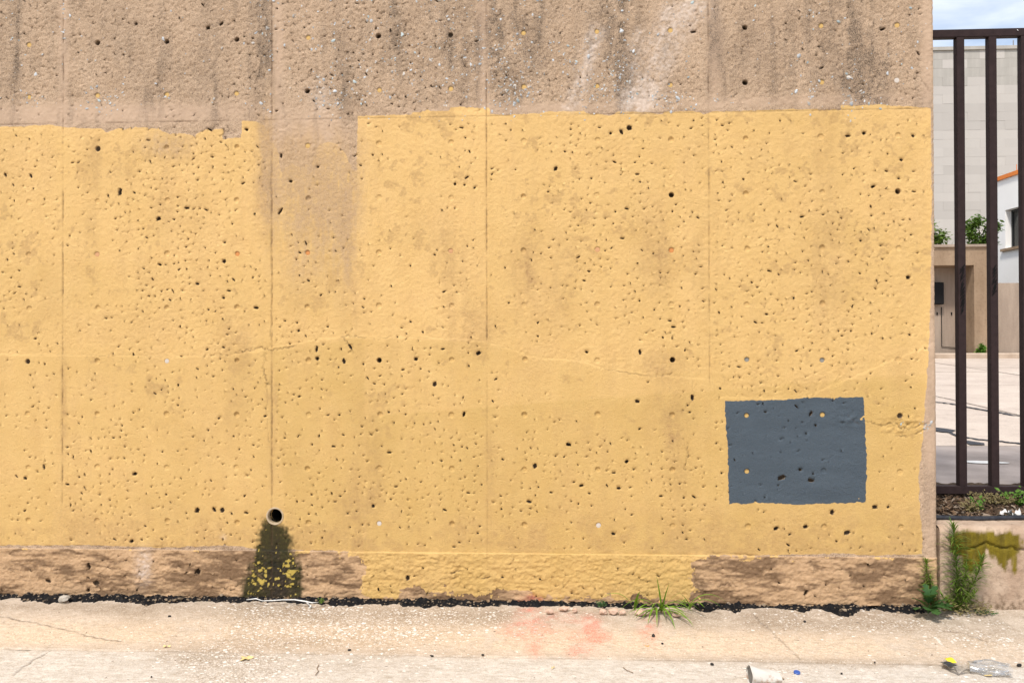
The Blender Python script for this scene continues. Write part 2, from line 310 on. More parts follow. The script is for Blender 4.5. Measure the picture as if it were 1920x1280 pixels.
pitm = np.zeros_like(X); used = np.zeros(X.shape, bool)
used[:3] = used[-14:] = True; used[:, nfront-6:] = True; used[:, :np.searchsorted(xs, -.24)] = True
izf = np.searchsorted(zs, 3.53); used[izf:] = True
iz0 = np.searchsorted(zs, PZ); used[iz0-2:iz0+3] = True
ijz = np.searchsorted(zs, JZ-1e-6); used[ijz-2:ijz+3] = True
for jx in JX[1:-1]:
    k = np.searchsorted(xs, jx-1e-6); used[:, k-2:k+3] = True
def near(x, z): return int(np.clip(np.searchsorted(zs, z), 1, NZ-2)), int(np.clip(np.searchsorted(xs, x), 1, nfront-2))
def pit(x, z, rx, rz, ang, depth, rings, radii, inn, mark=1.0, force=False):
    """push a ring-mapped block of the grid in: radii[k] is the outline of ring k (fraction), the first inn rings sink"""
    i, j = near(x, z); K = rings
    if i-K-1 < 0 or i+K+2 > NZ or j-K-1 < 0 or j+K+2 > nfront: return False
    if not force and used[i-K-1:i+K+2, j-K-1:j+K+2].any(): return False
    used[i-K:i+K+1, j-K:j+K+1] = True
    ca, sa = math.cos(ang), math.sin(ang); y0 = Yd[i-K:i+K+1, j-K:j+K+1].min()
    for di in range(-K, K+1):
        for dj in range(-K, K+1):
            k = max(abs(di), abs(dj))
            if k == 0: px = pz = 0.0; y = depth
            else:
                L = math.hypot(di, dj); wob = 1+.16*math.sin(7.1*dj+4.3*di+x*99)*(0 if force else 1)
                qx, qz = dj/L*rx*radii[k]*wob, di/L*rz*radii[k]*wob; px, pz = qx*ca-qz*sa, qx*sa+qz*ca
                y = depth if k < inn else (depth*.85 if k == inn else None)
            Xd[i+di, j+dj] = x+px; Zd[i+di, j+dj] = z+pz
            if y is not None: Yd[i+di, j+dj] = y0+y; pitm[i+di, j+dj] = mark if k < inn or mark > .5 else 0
    return True
# tie holes of the formwork, cast on a regular grid
TIES = []
kind = {}
for c, t in zip(range(13), 'yoooyobyyyoyy'): kind[(c, 0)] = t
for c, t in zip(range(13), 'yyyyoyyyyyoyw'): kind[(c, 1)] = t
kind.update({(1,2):'b',(2,2):'d',(3,2):'d',(4,2):'y',(9,2):'d',(10,2):'d',(4,3):'d',(7,3):'d',(9,3):'o',(12,3):'o',(1,4):'t',(2,4):'d',(3,4):'r',(4,4):'r',(6,4):'t',(8,4):'t',(9,4):'r',(11,4):'d',(3,5):'d',(2,5):'d',(11,5):'d',(0,6):'b',(2,6):'w',(5,6):'o',(9,6):'o',(10,6):'g',(11,6):'g',(3,6):'d',(10,7):'y',(11,7):'y',(12,7):'b',(7,7):'d',(3,7):'d',(9,8):'d',(10,8):'y',(4,8):'d',(5,9):'w',(8,9):'w',(6,9):'d',(7,9):'d'})
for c in range(13):
    for r in range(10):
        x = c*.4064+random.uniform(-.004, .004); z = .48+(9-r)*.3032+random.uniform(-.004, .004)
        if r == 3 and c == 6: pass
        t = kind.get((c, r), 'p'); rr = random.uniform(.0138, .0155)
        dep = {'o': .05, 'y': .009, 'w': .004, 'g': .01, 'b': .02, 't': .006, 'r': .008, 'd': .009}.get(t, random.uniform(.004, .008))
        pit(x, z, rr, rr, 0, dep, 4, [0, .5, .96, 1.05, 1.4], 2, .9 if t in 'ob' else 0.0, True)
        i, j = near(x, z); used[i-5:i+6, j-5:j+6] = True
        if t in 'ywgtr': TIES.append((x, z, rr, dep, t, Yd[i, j]))
# weep pipe bore
PW = W(516, 967); PIPE = (PW[0], PW[2]); pr = .0455
dp = np.hypot(X-PIPE[0], Z-PIPE[1]); pin = (dp < pr-.002) & (front > 0); drop = dp < pr-.006
Yd[pin] += .05; used |= dp < .06
# remembered larger blow holes of the wall, then the random ones
big = [(1637,350,7,4),(1690,300,5,4),(1662,321,5,3),(1703,520,6,6),(1042,316,5,8),(875,333,8,3),(853,345,4,5),(890,352,4,3),(516,297,5,6),(527,292,4,7),(525,397,4,14),(545,340,6,4),(596,313,4,4),(462,243,6,4),(393,243,8,3),(58,330,4,7),(10,328,4,8),(20,332,4,5),(350,390,8,4),(297,410,8,6),(225,360,6,14),(370,532,6,4),(60,590,5,3),(299,496,7,3),(420,490,6,6),(560,620,4,4),(594,654,4,10),(595,672,6,6),(514,680,4,9),(657,650,4,10),(645,677,5,9),(780,673,6,5),(897,662,8,6),(815,720,6,8),(848,778,5,8),(730,848,7,3),(870,776,4,8),(904,745,5,4),(1200,660,4,9),(1298,745,5,9),(1195,752,7,5),(1066,833,8,5),(1003,873,6,8),(1175,865,6,5),(1160,915,6,4),(1150,1000,6,4),(992,940,8,4),(987,938,5,3),(1090,910,7,4),(1465,895,13,7),(1500,880,5,4),(1520,900,10,5),(1520,775,4,8),(1688,778,10,5),(1510,987,7,6),(1588,998,10,6),(1640,950,8,6),(1560,960,6,8),(1455,990,8,5),(1665,950,4,4),(370,956,7,9),(402,955,5,8),(417,956,7,8),(462,961,7,3),(247,1014,7,5),(182,1092,9,9),(92,1088,10,5),(167,1105,5,6),(372,1070,9,9),(168,1060,6,12),(765,1082,6,8),(1510,1110,5,10),(1100,660,5,3),(83,875,4,9),(48,896,6,5),(253,888,8,5),(700,948,5,5),(440,590,9,6),(480,577,8,4),(440,375,6,4),(1685,335,4,3),(1180,240,8,8),(1165,247,5,8),(1145,250,4,4),(1620,250,6,5),(1712,255,5,4),(1590,255,8,4),(1255,215,6,4),(1740,160,5,14),(985,160,5,10),(845,62,10,9),(1690,160,9,4),(1655,55,9,4),(1300,60,9,4),(415,45,8,5),(255,45,5,5),(390,52,7,7)]
def bigpit(x, z, a, b, ang, dep): return pit(x, z, a, b, ang, dep, 3, [0, .5, .92, 1.05], 2, 1.0)
for u, v, a, b in big:
    c = W(u, v); s_ = 1/335
    bigpit(c[0], c[2], max(a*s_*.62, .0036), max(b*s_*.62, .0036), random.uniform(-.6, .6), random.uniform(.014, .03))
dens = .5+1.5*fbm(X*1.7, Z*1.7, 3, 40)+1.3*fbm(X*8, Z*8, 2, 41)+blobs([(200,350,300,180,.55),(480,760,200,200,.4),(1600,330,200,160,.3),(740,900,180,80,.45),(980,900,120,70,.4),(1450,900,160,90,.3),(330,820,200,120,.2)])-.35*smoothb-.2*blobs([(1100,980,300,60,1)])
ns = nl = 0
for _ in range(36000):
    i = random.randrange(4, izf); j = random.randrange(np.searchsorted(xs, -.22), nfront-8)
    if plinth[i, j] and random.random() < .8: continue
    if random.random() > min(.9, .62*max(dens[i, j], 0)**2.3)*(.3 if sdg[i, j] > -.01 else 1): continue
    x, z = xs[j]+random.uniform(-.002, .002), zs[i]+random.uniform(-.002, .002)
    t = random.random()
    if t < .022 and nl < 90:
        a = random.uniform(.0042, .0085); ok = bigpit(x, z, a, a*random.uniform(.35, .8), random.gauss(-.3, .7), random.uniform(.01, .025)); nl += ok
    else:
        a = min(.0050, max(.0008, random.lognormvariate(math.log(.00185), .6))); el = random.choice((1, 1.2, 1.5, 2.0, 2.8)); an = random.gauss(-.6, .8)
        if a < .0013: ns += pit(x, z, a*el, a, an, a*9, 1, [0, 1.0], 0, 1.0)
        else: ns += pit(x, z, a*el, a, an, a*4.5, 2, [0, .8, 1.0], 1, 1.0)
def enc(s): return np.clip(.5+s/.1, 0, 1)
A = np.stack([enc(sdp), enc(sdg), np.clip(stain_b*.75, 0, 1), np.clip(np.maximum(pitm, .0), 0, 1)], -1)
redw = np.clip(blobs([(1000,1122,16,9,1),(975,1128,10,5,.6)])*(1+2*nb1), 0, 1)
B = np.stack([white, moss, np.clip(tone, 0, 1), np.clip(np.maximum(crack, np.maximum(jl, jh)*.8), 0, 1)], -1)
pl_dark = np.clip(fbm(X*2.6, Z*6, 3, 50)*3.4+fbm(X*14, Z*70, 3, 51)*2.4-chip*1.4-chip2*.8+nb3*.8-.02+blobs([(620,1050,60,30,.6),(60,1050,70,25,.35),(1610,1060,60,26,.6),(1460,1065,40,20,.3),(390,1075,70,24,.45),(1720,1090,30,30,.4)]), 0, 1)
C_ = np.stack([plinth*np.ones_like(X), stain_y, smoothb, pl_dark], -1)
Dm = np.stack([mblack*moss, mflake*moss, redw, soft], -1)

t = NT('painted_concrete')
aR, aG, aB, aA = t.attr('mask_a'); bR, bG, bB, bA = t.attr('mask_b'); cR, cG, cB, cA = t.attr('mask_c'); dR, dG, dB, dA = t.attr('mask_d')
n60 = t.noise(60, 4); n180 = t.noise(190, 3, .6); n8 = t.noise(7, 5, .6); nst = t.noise(14, 5, .65, (1, 1, .12))
def edge(ch, amp, wd):
    d = t.math('MULTIPLY_ADD', t.math('SUBTRACT', n60, .5), amp, t.math('SUBTRACT', ch, .5)); return t.rng(d, -wd, wd, smooth=True)
cov = edge(aR, .05, .018); covg = edge(aG, .025, .014)
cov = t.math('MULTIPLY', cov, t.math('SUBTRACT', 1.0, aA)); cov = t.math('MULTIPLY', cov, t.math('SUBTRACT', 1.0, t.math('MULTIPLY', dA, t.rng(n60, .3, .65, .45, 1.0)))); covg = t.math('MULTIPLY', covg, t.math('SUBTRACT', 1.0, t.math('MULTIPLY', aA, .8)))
bare = t.mix(t.rng(n8, .3, .7), (.42, .295, .195), (.53, .385, .265))
bare = t.mix(t.math('MULTIPLY', t.rng(n180, .5, .68), t.rng(cB, 0, 1, .85, .1)), bare, (.135, .09, .06))
bare = t.mix(t.math('MULTIPLY', t.rng(t.noise(140, 2, .5, off=(3, 1, 2)), .55, .68), t.rng(cB, 0, 1, .75, .1)), bare, (.60, .43, .29))
bare = t.mix(t.math('MULTIPLY', cB, .55), bare, (.455, .325, .235))
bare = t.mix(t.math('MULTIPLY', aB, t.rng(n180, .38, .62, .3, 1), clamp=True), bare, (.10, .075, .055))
pl = t.mix(t.rng(t.noise(9, 5, .65, (1, 1, 3)), .3, .7), (.42, .27, .15), (.58, .385, .225))
pl = t.mix(t.math('MULTIPLY', cA, .8), pl, (.13, .075, .04))
bare = t.mix(cR, bare, pl)
yel = t.mix(t.rng(n8, .3, .7), (.655, .424, .162), (.69, .458, .184))
yel = t.mix(1.0, yel, t.n('ShaderNodeCombineColor', {0: t.rng(bB, 0, 1, .72, 1.2), 1: t.rng(bB, 0, 1, .72, 1.2), 2: t.rng(bB, 0, 1, .55, 1.37)}).outputs[0], 'MULTIPLY')
yel = t.mix(t.math('MULTIPLY', t.rng(n180, .5, .7), .3), yel, (.45, .27, .09))
yel = t.mix(t.math('MULTIPLY', cG, t.rng(n60, .3, .7, .35, .95)), yel, (.36, .215, .095))
col = t.mix(cov, bare, yel); col = t.mix(t.math('MULTIPLY', dA, .6), col, (.49, .32, .16))
col = t.mix(t.math('MULTIPLY', covg, .97), col, t.mix(t.math('MULTIPLY_ADD', t.noise(11, 5, .7, (.25, 1, 1)), 1.6, -.3, clamp=True), (.036, .060, .086), (.062, .094, .128)))
col = t.mix(t.math('MULTIPLY', bR, t.rng(n60, .3, .65, .3, .85)), col, (.66, .55, .47))
col = t.mix(t.math('MULTIPLY', dB, .7), col, (.42, .06, .05))
mossc = t.mix(t.rng(n60, .35, .7), (.006, .008, .002), (.030, .032, .004))
mossc = t.mix(dR, mossc, (.006, .007, .006)); mossc = t.mix(dG, mossc, (.56, .42, .09))
col = t.mix(t.math('MULTIPLY', bG, .95), col, mossc)
col = t.mix(t.math('MULTIPLY', bA, t.rng(n60, .36, .58, .3, .85)), col, (.10, .06, .035))
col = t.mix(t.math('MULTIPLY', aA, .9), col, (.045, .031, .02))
hb = t.math('ADD', t.noise(150, 4, .7), t.math('MULTIPLY', t.noise(330, 2), .9))
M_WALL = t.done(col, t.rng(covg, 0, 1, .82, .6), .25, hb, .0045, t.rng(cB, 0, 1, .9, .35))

wall = thing('concrete_wall', 'tall cast concrete wall painted yellow up to an uneven edge, with rows of tie holes', 'wall', (2.5, 0, 0))
def child(name, me, mat, par=wall, **p):
    o = link(name, me, mat, par, **p); o.matrix_parent_inverse = Matrix.Translation(par.location).inverted(); return o
jcols = [0]+[int(np.searchsorted(xs, jx-1e-6)) for jx in JX[:-1]]+[NX-1]
jrows = [0, int(np.searchsorted(zs, PZ-1e-6)), ijz, NZ-1]
for ri in range(3):
    for a, b in zip(jcols[:-1], jcols[1:]):
        sl = (slice(jrows[ri], jrows[ri+1]+1), slice(a, b+1))
        me = grid_mesh('panel', Xd[sl], Yd[sl], Zd[sl], {'mask_a': A[sl], 'mask_b': B[sl], 'mask_c': C_[sl], 'mask_d': Dm[sl]}, drop[sl])
        child('plinth_section' if ri == 0 else 'cast_panel', me, M_WALL)
M_CONC = simple('plain_concrete', (.30, .2, .13), (.42, .29, .2), 12, .9, .2, .004)
mb = MB(); mb.box((-4, 1.2, 0), (XE, 1.21, ZT)); mb.box((-4, .004, ZT), (XE, 1.21, ZT+.01)); mb.box((-4.01, .0, 0), (-4, 1.21, ZT)); mb.box((XE-.02, .01, 0), (XE-.003, 1.2, .04))
child('wall_back', mb.mesh('wall_back'), M_CONC)
# plugs set in the tie holes
plugcol = {'y': ((.62, .41, .15), (.5, .32, .11)), 'w': ((.62, .55, .48), (.5, .45, .4)), 'g': ((.32, .31, .28), (.2, .2, .18)), 't': ((.60, .33, .17), (.5, .27, .13)), 'r': ((.62, .27, .09), (.5, .2, .06))}
pm = {k: simple('plug_'+n, *plugcol[k], 90, .7, .3, .001) for k, n in (('y', 'yellow'), ('w', 'white'), ('g', 'grey'), ('t', 'tan'), ('r', 'orange'))}
plugme = {}
for k in pm:
    mb = MB(); n = 14
    mb.add([(0, -.0012, 0)]+[(.93*math.cos(i*2*math.pi/n), -.0008, .93*math.sin(i*2*math.pi/n)) for i in range(n)]+[(math.cos(i*2*math.pi/n), .002, math.sin(i*2*math.pi/n)) for i in range(n)],
           [(0, 1+i, 1+(i+1) % n) for i in range(n)]+[(1+i, 1+n+i, 1+n+(i+1) % n, 1+(i+1) % n) for i in range(n)])
    plugme[k] = mb.mesh('tie_plug'); plugme[k].materials.append(pm[k])
for x, z, rr, dep, k, y in TIES:
    o = link('tie_plug', plugme[k], None, wall); o.matrix_parent_inverse = Matrix.Translation(wall.location).inverted()
    o.location = (x, y-.0015, z); o.scale = (rr*.94, 1, rr*.94)
# stones of the aggregate showing where the skin has weathered off
def aggregate():
    spots = [(120,40,4,30,26),(500,120,8,90,40),(505,40,10,30,14),(650,60,60,40,50),(640,160,40,40,70),(750,130,40,40,60),(780,90,60,70,60),(860,110,40,60,90),(870,150,40,30,40),(950,100,30,50,110),(955,160,26,22,70),(960,190,10,20,30),(985,165,8,12,24),(1040,110,40,60,70),(1130,170,26,18,80),(1165,150,16,30,50),(1165,60,16,50,36),(1260,188,26,10,60),(1110,120,30,40,30),(1300,30,16,20,14),(185,185,20,16,40),(210,195,10,8,20),(55,180,14,8,14),(20,90,20,60,18),(60,190,30,10,8),(315,178,8,5,8),(1345,187,6,3,4),(1525,175,8,14,16),(1590,180,8,24,30),(1620,188,18,8,20),(1600,130,16,30,14),(1700,110,20,40,8),(1460,85,12,4,6),(1520,35,4,8,5),(1660,120,20,30,8),(1245,70,10,10,8),(700,30,30,20,16),(560,20,20,20,10),(720,180,30,12,18),(620,190,14,20,30),(600,170,30,30,20),(1690,790,3,3,2),(1740,800,9,6,22)]
    L = [(random.gauss(u, su), random.gauss(v, sv_)) for u, v, su, sv_, n in spots for _ in range(n)]
    L += [(random.uniform(0, 1745), random.uniform(0, 200)) for _ in range(330)]
    mb = MB(); cols = []
    for u, v in L:
        if v > 228 and not (780 < v < 820) or u > 1748: continue
        p = W(u, max(v, 1)); i, j = near(p[0], p[2]); r = min(.011, random.lognormvariate(math.log(.0038), .45))
        rot = Matrix.Rotation(random.uniform(0, 6.28), 3, 'Y'); n0 = len(mb.v)
        mb.stone((p[0], Yd[i, j]+.0003, p[2]), r, (1.25, .4, .8), 0, .3, rot)
        b = random.uniform(.28, .56); tint = random.random()
        c = (b*.95, b, b*1.04) if tint < .55 else (b, b*.93, b*.84) if tint < .85 else (b*.8, b*.95, b*.98)
        cols += [(*c, 1)]*(len(mb.v)-n0)
    me = mb.mesh('exposed_aggregate'); at = me.attributes.new('tint', 'FLOAT_COLOR', 'POINT'); at.data.foreach_set('color', np.array(cols, np.float32).ravel())
    tt = NT('aggregate_stone'); a = tt.n('ShaderNodeAttribute', attribute_name='tint').outputs['Color']
    child('exposed_aggregate', me, tt.done(a, .6, .4), kind='stuff')
aggregate()
# the drain
M_PVC = simple('aged_plastic', (.5, .40, .28), (.33, .25, .15), 30, .6, .4, .001); M_DARK = simple('pipe_silt', (.012, .01, .008), (.02, .017, .012), 30, .9, .1)
dr = thing('drain_pipe', 'round drain pipe mouth with pale rim above the mossy dark stain', 'pipe', (PIPE[0], 0, PIPE[1]))
def lathe_y(prof, n=28):
    mb = MB(); mb.add([(r*math.cos(2*math.pi*k/n), y, r*math.sin(2*math.pi*k/n)) for r, y in prof for k in range(n)],
                      [(i*n+k, i*n+(k+1) % n, (i+1)*n+(k+1) % n, (i+1)*n+k) for i in range(len(prof)-1) for k in range(n)]); return mb
part('pipe_rim', lathe_y([(.0505, .012), (.0505, -.004), (.049, -.006), (.0425, -.006), (.041, -.004), (.041, .03)]), M_PVC, dr, True)
mb = lathe_y([(.041, .03), (.0405, .3), (.0, .3)]); part('pipe_bore', mb, M_DARK, dr, True)

# ============================================================ PAVEMENT IN FRONT OF THE WALL
def ground_grid(x0, x1, y0, y1, sx, sy):
    gx = span(x0, x1, sx); gy = span(y0, y1, sy); return np.meshgrid(gx, gy)
def gblobs(L, X, Y):
    m = np.zeros_like(X)
    for u, v, su, sv_, k in L:
        c = G(u, v); e1 = G(u+su, v)[0]-c[0]; e2 = abs(G(u, v+sv_)[1]-c[1])+1e-6
        m += k*np.exp(-(np.abs((X-c[0])/e1))**2.2-(np.abs((Y-c[1])/e2))**2.2)
    return m
JY = -.655
crackG = [([(0,1153),(40,1163),(90,1172),(140,1183),(190,1196),(228,1201)],1.0),([(95,1218),(60,1237),(35,1255),(28,1262)],.8),([(10,1213),(40,1217),(60,1216)],.7),([(100,1205),(80,1222)],.35),([(1415,1150),(1425,1165),(1440,1175),(1460,1195),(1500,1235)],.55),([(1770,1183),(1800,1183),(1835,1195),(1850,1202)],.7),([(400,1203),(440,1199),(460,1196)],.5),([(530,1213),(540,1205),(570,1206)],.4)]
def pavement(name, X, Y, base_z, road):
    n1 = fbm(X*22, Y*22, 3, 61); n2 = fbm(X*4, Y*4, 3, 62); n3 = fbm(X*75, Y*75, 2, 63)
    grav = np.clip(gblobs([(520,1170,150,40,1),(600,1150,60,14,.7),(430,1250,130,40,.9),(760,1180,140,50,.65),(900,1160,200,25,.35),(1600,1165,200,25,.4),(1800,1180,120,30,.45),(1820,1215,120,30,.3),(700,1250,100,30,.3),(1500,1262,150,16,.5),(1850,1270,80,20,.5)], X, Y)*(1+2.5*n2+1.2*n1), 0, 1)
    orange = np.clip(gblobs([(100,1185,260,26,.8),(420,1170,200,26,.4),(600,1195,240,26,.7),(900,1195,240,26,.75),(1200,1200,260,26,.75),(1500,1205,250,28,.8),(1800,1220,220,30,.55),(150,1195,100,14,.3)], X, Y)*(1+1.5*n2+1.4*n1), 0, 1)
    grime = np.clip(gblobs([(100,1137,300,13,.7),(500,1145,220,20,.7),(900,1150,300,17,.7),(1250,1160,300,20,.6),(1650,1165,260,26,.8),(1850,1160,160,26,.8),(270,1160,60,20,.3),(540,1205,100,12,.4),(440,1222,200,18,.4),(330,1250,120,22,.35),(1500,1240,300,6,.5),(1750,1246,200,8,.6),(1450,1150,50,14,.4),(700,1235,120,24,.35)], X, Y)*(.9+2.2*n2+1.2*n1), 0, 1)
    red = np.clip(gblobs([(985,1180,40,16,.5),(990,1150,22,22,.5),(1003,1213,15,16,.6),(1030,1190,70,12,.35),(1110,1180,18,22,.85),(1128,1194,22,10,.8),(1085,1214,16,14,.5),(1090,1222,28,8,.4),(1215,1185,18,24,.5),(1225,1160,14,14,.3),(1060,1160,60,14,.3)], X, Y)*(1+2.4*n1+2*n3), 0, 1)
    cr = np.zeros_like(X)
    for P, k in crackG:
        Q = GX(P); Q = np.concatenate([[a+(b-a)*i/8 for i in range(8)] for a, b in zip(Q[:-1], Q[1:])]+[[Q[-1]]]); Q = Q+rng.normal(0, .004, Q.shape)
        cr = np.maximum(cr, k*sstep(-sdline(Q, X, Y), -.008, -.002))
    cr *= np.clip(.8+2*n1, .1, 1)
    edge_d = np.abs(Y-JY); cr = np.maximum(cr, sstep(-edge_d, -.010, -.002)*np.clip(.25+1.9*fbm(X*7, X*0, 3, 64), 0, .9))
    Zg = base_z+gz(Y)+fbm(X*3, Y*3, 2, 65)*.006+fbm(X*60, Y*60, 2, 66)*.0035*(1+grav)+grav*np.clip(n3+.1, 0, 1)*.008-cr*.006
    Zg -= .006*sstep(-edge_d, -.012, 0)
    A = np.stack([grav, orange, grime, red], -1); B = np.stack([cr, np.full_like(X, float(road)), n1+.5, n2+.5], -1)
    return grid_mesh(name, X, Y, Zg, {'mask_a': A, 'mask_b': B})
t = NT('worn_pavement')
gR, gG, gB, gA = t.attr('mask_a'); hR, hG, hB, hA = t.attr('mask_b')
n6 = t.noise(6, 5, .6); n90 = t.noise(95, 4, .6); n250 = t.noise(260, 2, .6)
base = t.mix(t.rng(n6, .3, .7), (.45, .37, .29), (.58, .49, .40))
road = t.mix(t.rng(t.noise(9, 5, .7, (1, 1.6, 1)), .3, .7), (.46, .42, .365), (.68, .63, .57))
base = t.mix(hG, base, road)
base = t.mix(t.math('MULTIPLY', gG, t.rng(n90, .35, .6, .35, 1)), base, t.mix(t.rng(n90, .35, .65), (.59, .42, .265), (.69, .56, .42)))
base = t.mix(t.math('MULTIPLY', gB, t.rng(n90, .3, .65, .35, .9)), base, (.24, .18, .125))
base = t.mix(t.math('MULTIPLY', t.rng(n250, .5, .68), .5), base, (.25, .18, .12)); base = t.mix(t.math('MULTIPLY', t.rng(t.noise(150, 3, .6, off=(4, 4, 0)), .54, .66), .5), base, (.74, .68, .58)); base = t.mix(t.math('MULTIPLY', t.rng(t.noise(24, 5, .7, (1, 2.2, 1), (1, 7, 0)), .47, .68), .55), base, (.30, .235, .165))
wv = t.n('ShaderNodeVectorMath', {0: t.co, 1: t.n('ShaderNodeVectorMath', {0: t.n('ShaderNodeTexNoise', {'Vector': t.co, 'Scale': 70.0, 'Detail': 2.0}).outputs['Color'], 1: (.016, .016, .0)}, operation='MULTIPLY').outputs[0]}, operation='ADD').outputs[0]
def vor2(sc, out): return t.n('ShaderNodeTexVoronoi', {'Vector': t.n('ShaderNodeMapping', {'Vector': wv, 'Scale': (1, 1.3, 1)}).outputs[0], 'Scale': sc}).outputs[out]
vd = vor2(48, 'Distance'); vc = t.n('ShaderNodeSeparateColor', {0: vor2(48, 'Color')}); vd2 = vor2(95, 'Distance'); vc2 = t.n('ShaderNodeSeparateColor', {0: vor2(95, 'Color')})
sz = t.rng(vc.outputs[2], 0, 1, .12, .46)
peb = t.math('MULTIPLY', t.rng(t.math('SUBTRACT', vd, sz), .06, -.06), t.math('GREATER_THAN', t.math('MULTIPLY', gR, .8), vc.outputs[0]))
peb2 = t.math('MULTIPLY', t.rng(vd2, .42, .26), t.math('GREATER_THAN', t.math('MULTIPLY_ADD', gR, .6, .04), vc2.outputs[0]))
base = t.mix(t.math('MULTIPLY', t.math('MULTIPLY', gR, .6), t.rng(n90, .4, .62)), base, (.27, .19, .12))
base = t.mix(t.math('MULTIPLY', peb2, .7), base, (.72, .66, .57))
base = t.mix(t.math('MULTIPLY', peb, .8), base, t.mix(vc.outputs[1], (.80, .77, .72), (.70, .66, .60)))
base = t.mix(t.math('MULTIPLY', gA, t.rng(n250, .4, .6, .1, .8)), base, (.62, .13, .085))
base = t.mix(t.math('MULTIPLY', t.rng(t.noise(45, 3, .5, off=(5, 2, 0)), .69, .73), .75), base, (.09, .06, .04))
base = t.mix(t.math('MULTIPLY', hR, .8), base, (.09, .065, .045))
hb = t.math('ADD', t.noise(110, 4, .6), t.math('MULTIPLY', t.rng(vd, .5, .2), t.math('MULTIPLY', gR, .8)))
M_PAVE = t.done(base, .85, .25, hb, .004, .8)
gx, gy = ground_grid(-.5, 6.2, JY, .03, .0075, .006); link('apron_pavement', pavement('apron_pavement', gx, gy, .0, 0), M_PAVE, kind='structure')
gx, gy = ground_grid(-.5, 6.2, -1.3, JY-.002, .0075, .0075); link('road_pavement', pavement('road_pavement', gx, gy, -.001, 1), M_PAVE, kind='structure')
def flatpave(name, rects, z):
    mb = MB()
    for x0, y0, x1, y1 in rects: mb.add([(x0, y0, z), (x1, y0, z), (x1, y1, z), (x0, y1, z)], [(0, 1, 2, 3)])
    me = mb.mesh(name); nv = len(me.vertices)
    for k, c in (('mask_a', (.1, .15, .25, 0)), ('mask_b', (0, 1, .5, .5))):
        me.attributes.new(k, 'FLOAT_COLOR', 'POINT').data.foreach_set('color', np.tile(np.array(c, np.float32), nv))
    return link(name, me, M_PAVE, kind='structure')
flatpave('road', [(-40, -14, 40, -1.3), (-40, -1.3, -.5, .03), (6.2, -1.3, 40, .03)], -.002)
t = NT('far_ground'); M_GND = t.done(t.mix(t.rng(t.noise(.2, 6), .3, .7), (.30, .25, .18), (.42, .36, .28)), .95, .1)
mb = MB(); mb.add([(-900, -900, -.03), (900, -900, -.03), (900, 900, -.03), (-900, 900, -.03)], [(0, 1, 2, 3)]); link('ground', mb.mesh('ground'), M_GND, kind='structure')

# black tar sealant along the foot of the wall
tar = thing('tar_seal', 'lumpy black tar seal filling the joint at the foot of the yellow wall', 'sealant', (2.5, -.01, 0))
sx = span(-.5, XE-.005, .006); prof = np.linspace(0, 1, 14); TX, TP = np.meshgrid(sx, prof)
wd = .062+.05*fbm(TX*7, TX*0, 3, 70)*2+.05*np.clip(fbm(TX*16, TX*0+5, 2, 71), 0, 1)
wd += sum(a*np.exp(-(np.abs(TX-G(u, 1140)[0])/s_)**3) for u, a, s_ in ((1318, .10, .05), (1378, .07, .04), (1500, .07, .045), (1570, .13, .065), (1660, .05, .05), (1000, .02, .1), (140, .02, .1), (870, .02, .2), (800, .03, .04), (930, .03, .03)))
wd *= np.clip(.85+1.5*fbm(TX*2.3, TX*0+4, 2, 79), .35, 1.5); wd += .035*fbm(TX*28, TX*0+2, 2, 72)+.03*fbm(TX*70, TX*0+9, 2, 77)
TY = .035-TP*(.035+np.maximum(wd, .02)); TZ = gz(TY)+.022*(1-TP**3)+.03*fbm(TX*26, TY*40, 3, 73)+.022*fbm(TX*75, TY*90, 2, 74)
TZ = np.where(TP > .97, gz(TY)-.012, np.maximum(TZ, gz(TY)+.003)); TZ = np.where((TP < .35), np.minimum(TZ, .075), TZ)
t = NT('tar'); M_TAR = t.done(t.mix(t.rng(t.noise(40, 4), .55, .75), (.007, .007, .008), (.05, .04, .03)), t.rng(t.noise(30, 3), .3, .7, .6, .95), .15, t.noise(90, 4, .6), .006)
me = grid_mesh('tar_bead', TX-2.5, TY+.01, TZ, {}); link('tar_bead', me, M_TAR, tar)
M_WHITE = simple('white_caulk', (.75, .75, .73), (.6, .6, .58), 60, .6, .3, .001)
pts = [G(u, v, .02) for u, v in ((462,1129),(480,1127),(492,1130),(510,1129),(530,1128),(552,1129),(570,1132),(585,1134),(597,1133))]
mb = MB(); mb.tube([(p[0]-2.5, p[1]+.01, p[2]+.012+random.uniform(-.003, .005)) for p in pts], [.0015, .0035, .0018, .003, .0028, .0032, .004, .003, .001], 7)
mb.tube([(G(u, v)[0]-2.5, G(u, v)[1]+.01, G(u, v)[2]+.012) for u, v in ((575,1133),(583,1140),(580,1143))], [.004, .005, .002], 6)
part('white_caulk', mb, M_WHITE, tar, True)
mb = MB()
for k in range(620):
    x = random.uniform(-.2, XE-.05); j = int(np.clip((x-sx[0])/(sx[1]-sx[0]), 0, len(sx)-1)); i = random.randrange(5, 13); r = random.lognormvariate(math.log(.0042), .45)
    mb.stone((x-2.5, TY[i, j]+.01, TZ[i, j]+r*.2), r, (1.3, 1, .6), 0, .3)
o = part('joint_grit', mb, simple('joint_grit', (.10, .075, .05), (.34, .26, .18), 14, .9, .2), tar); o['kind'] = 'stuff'

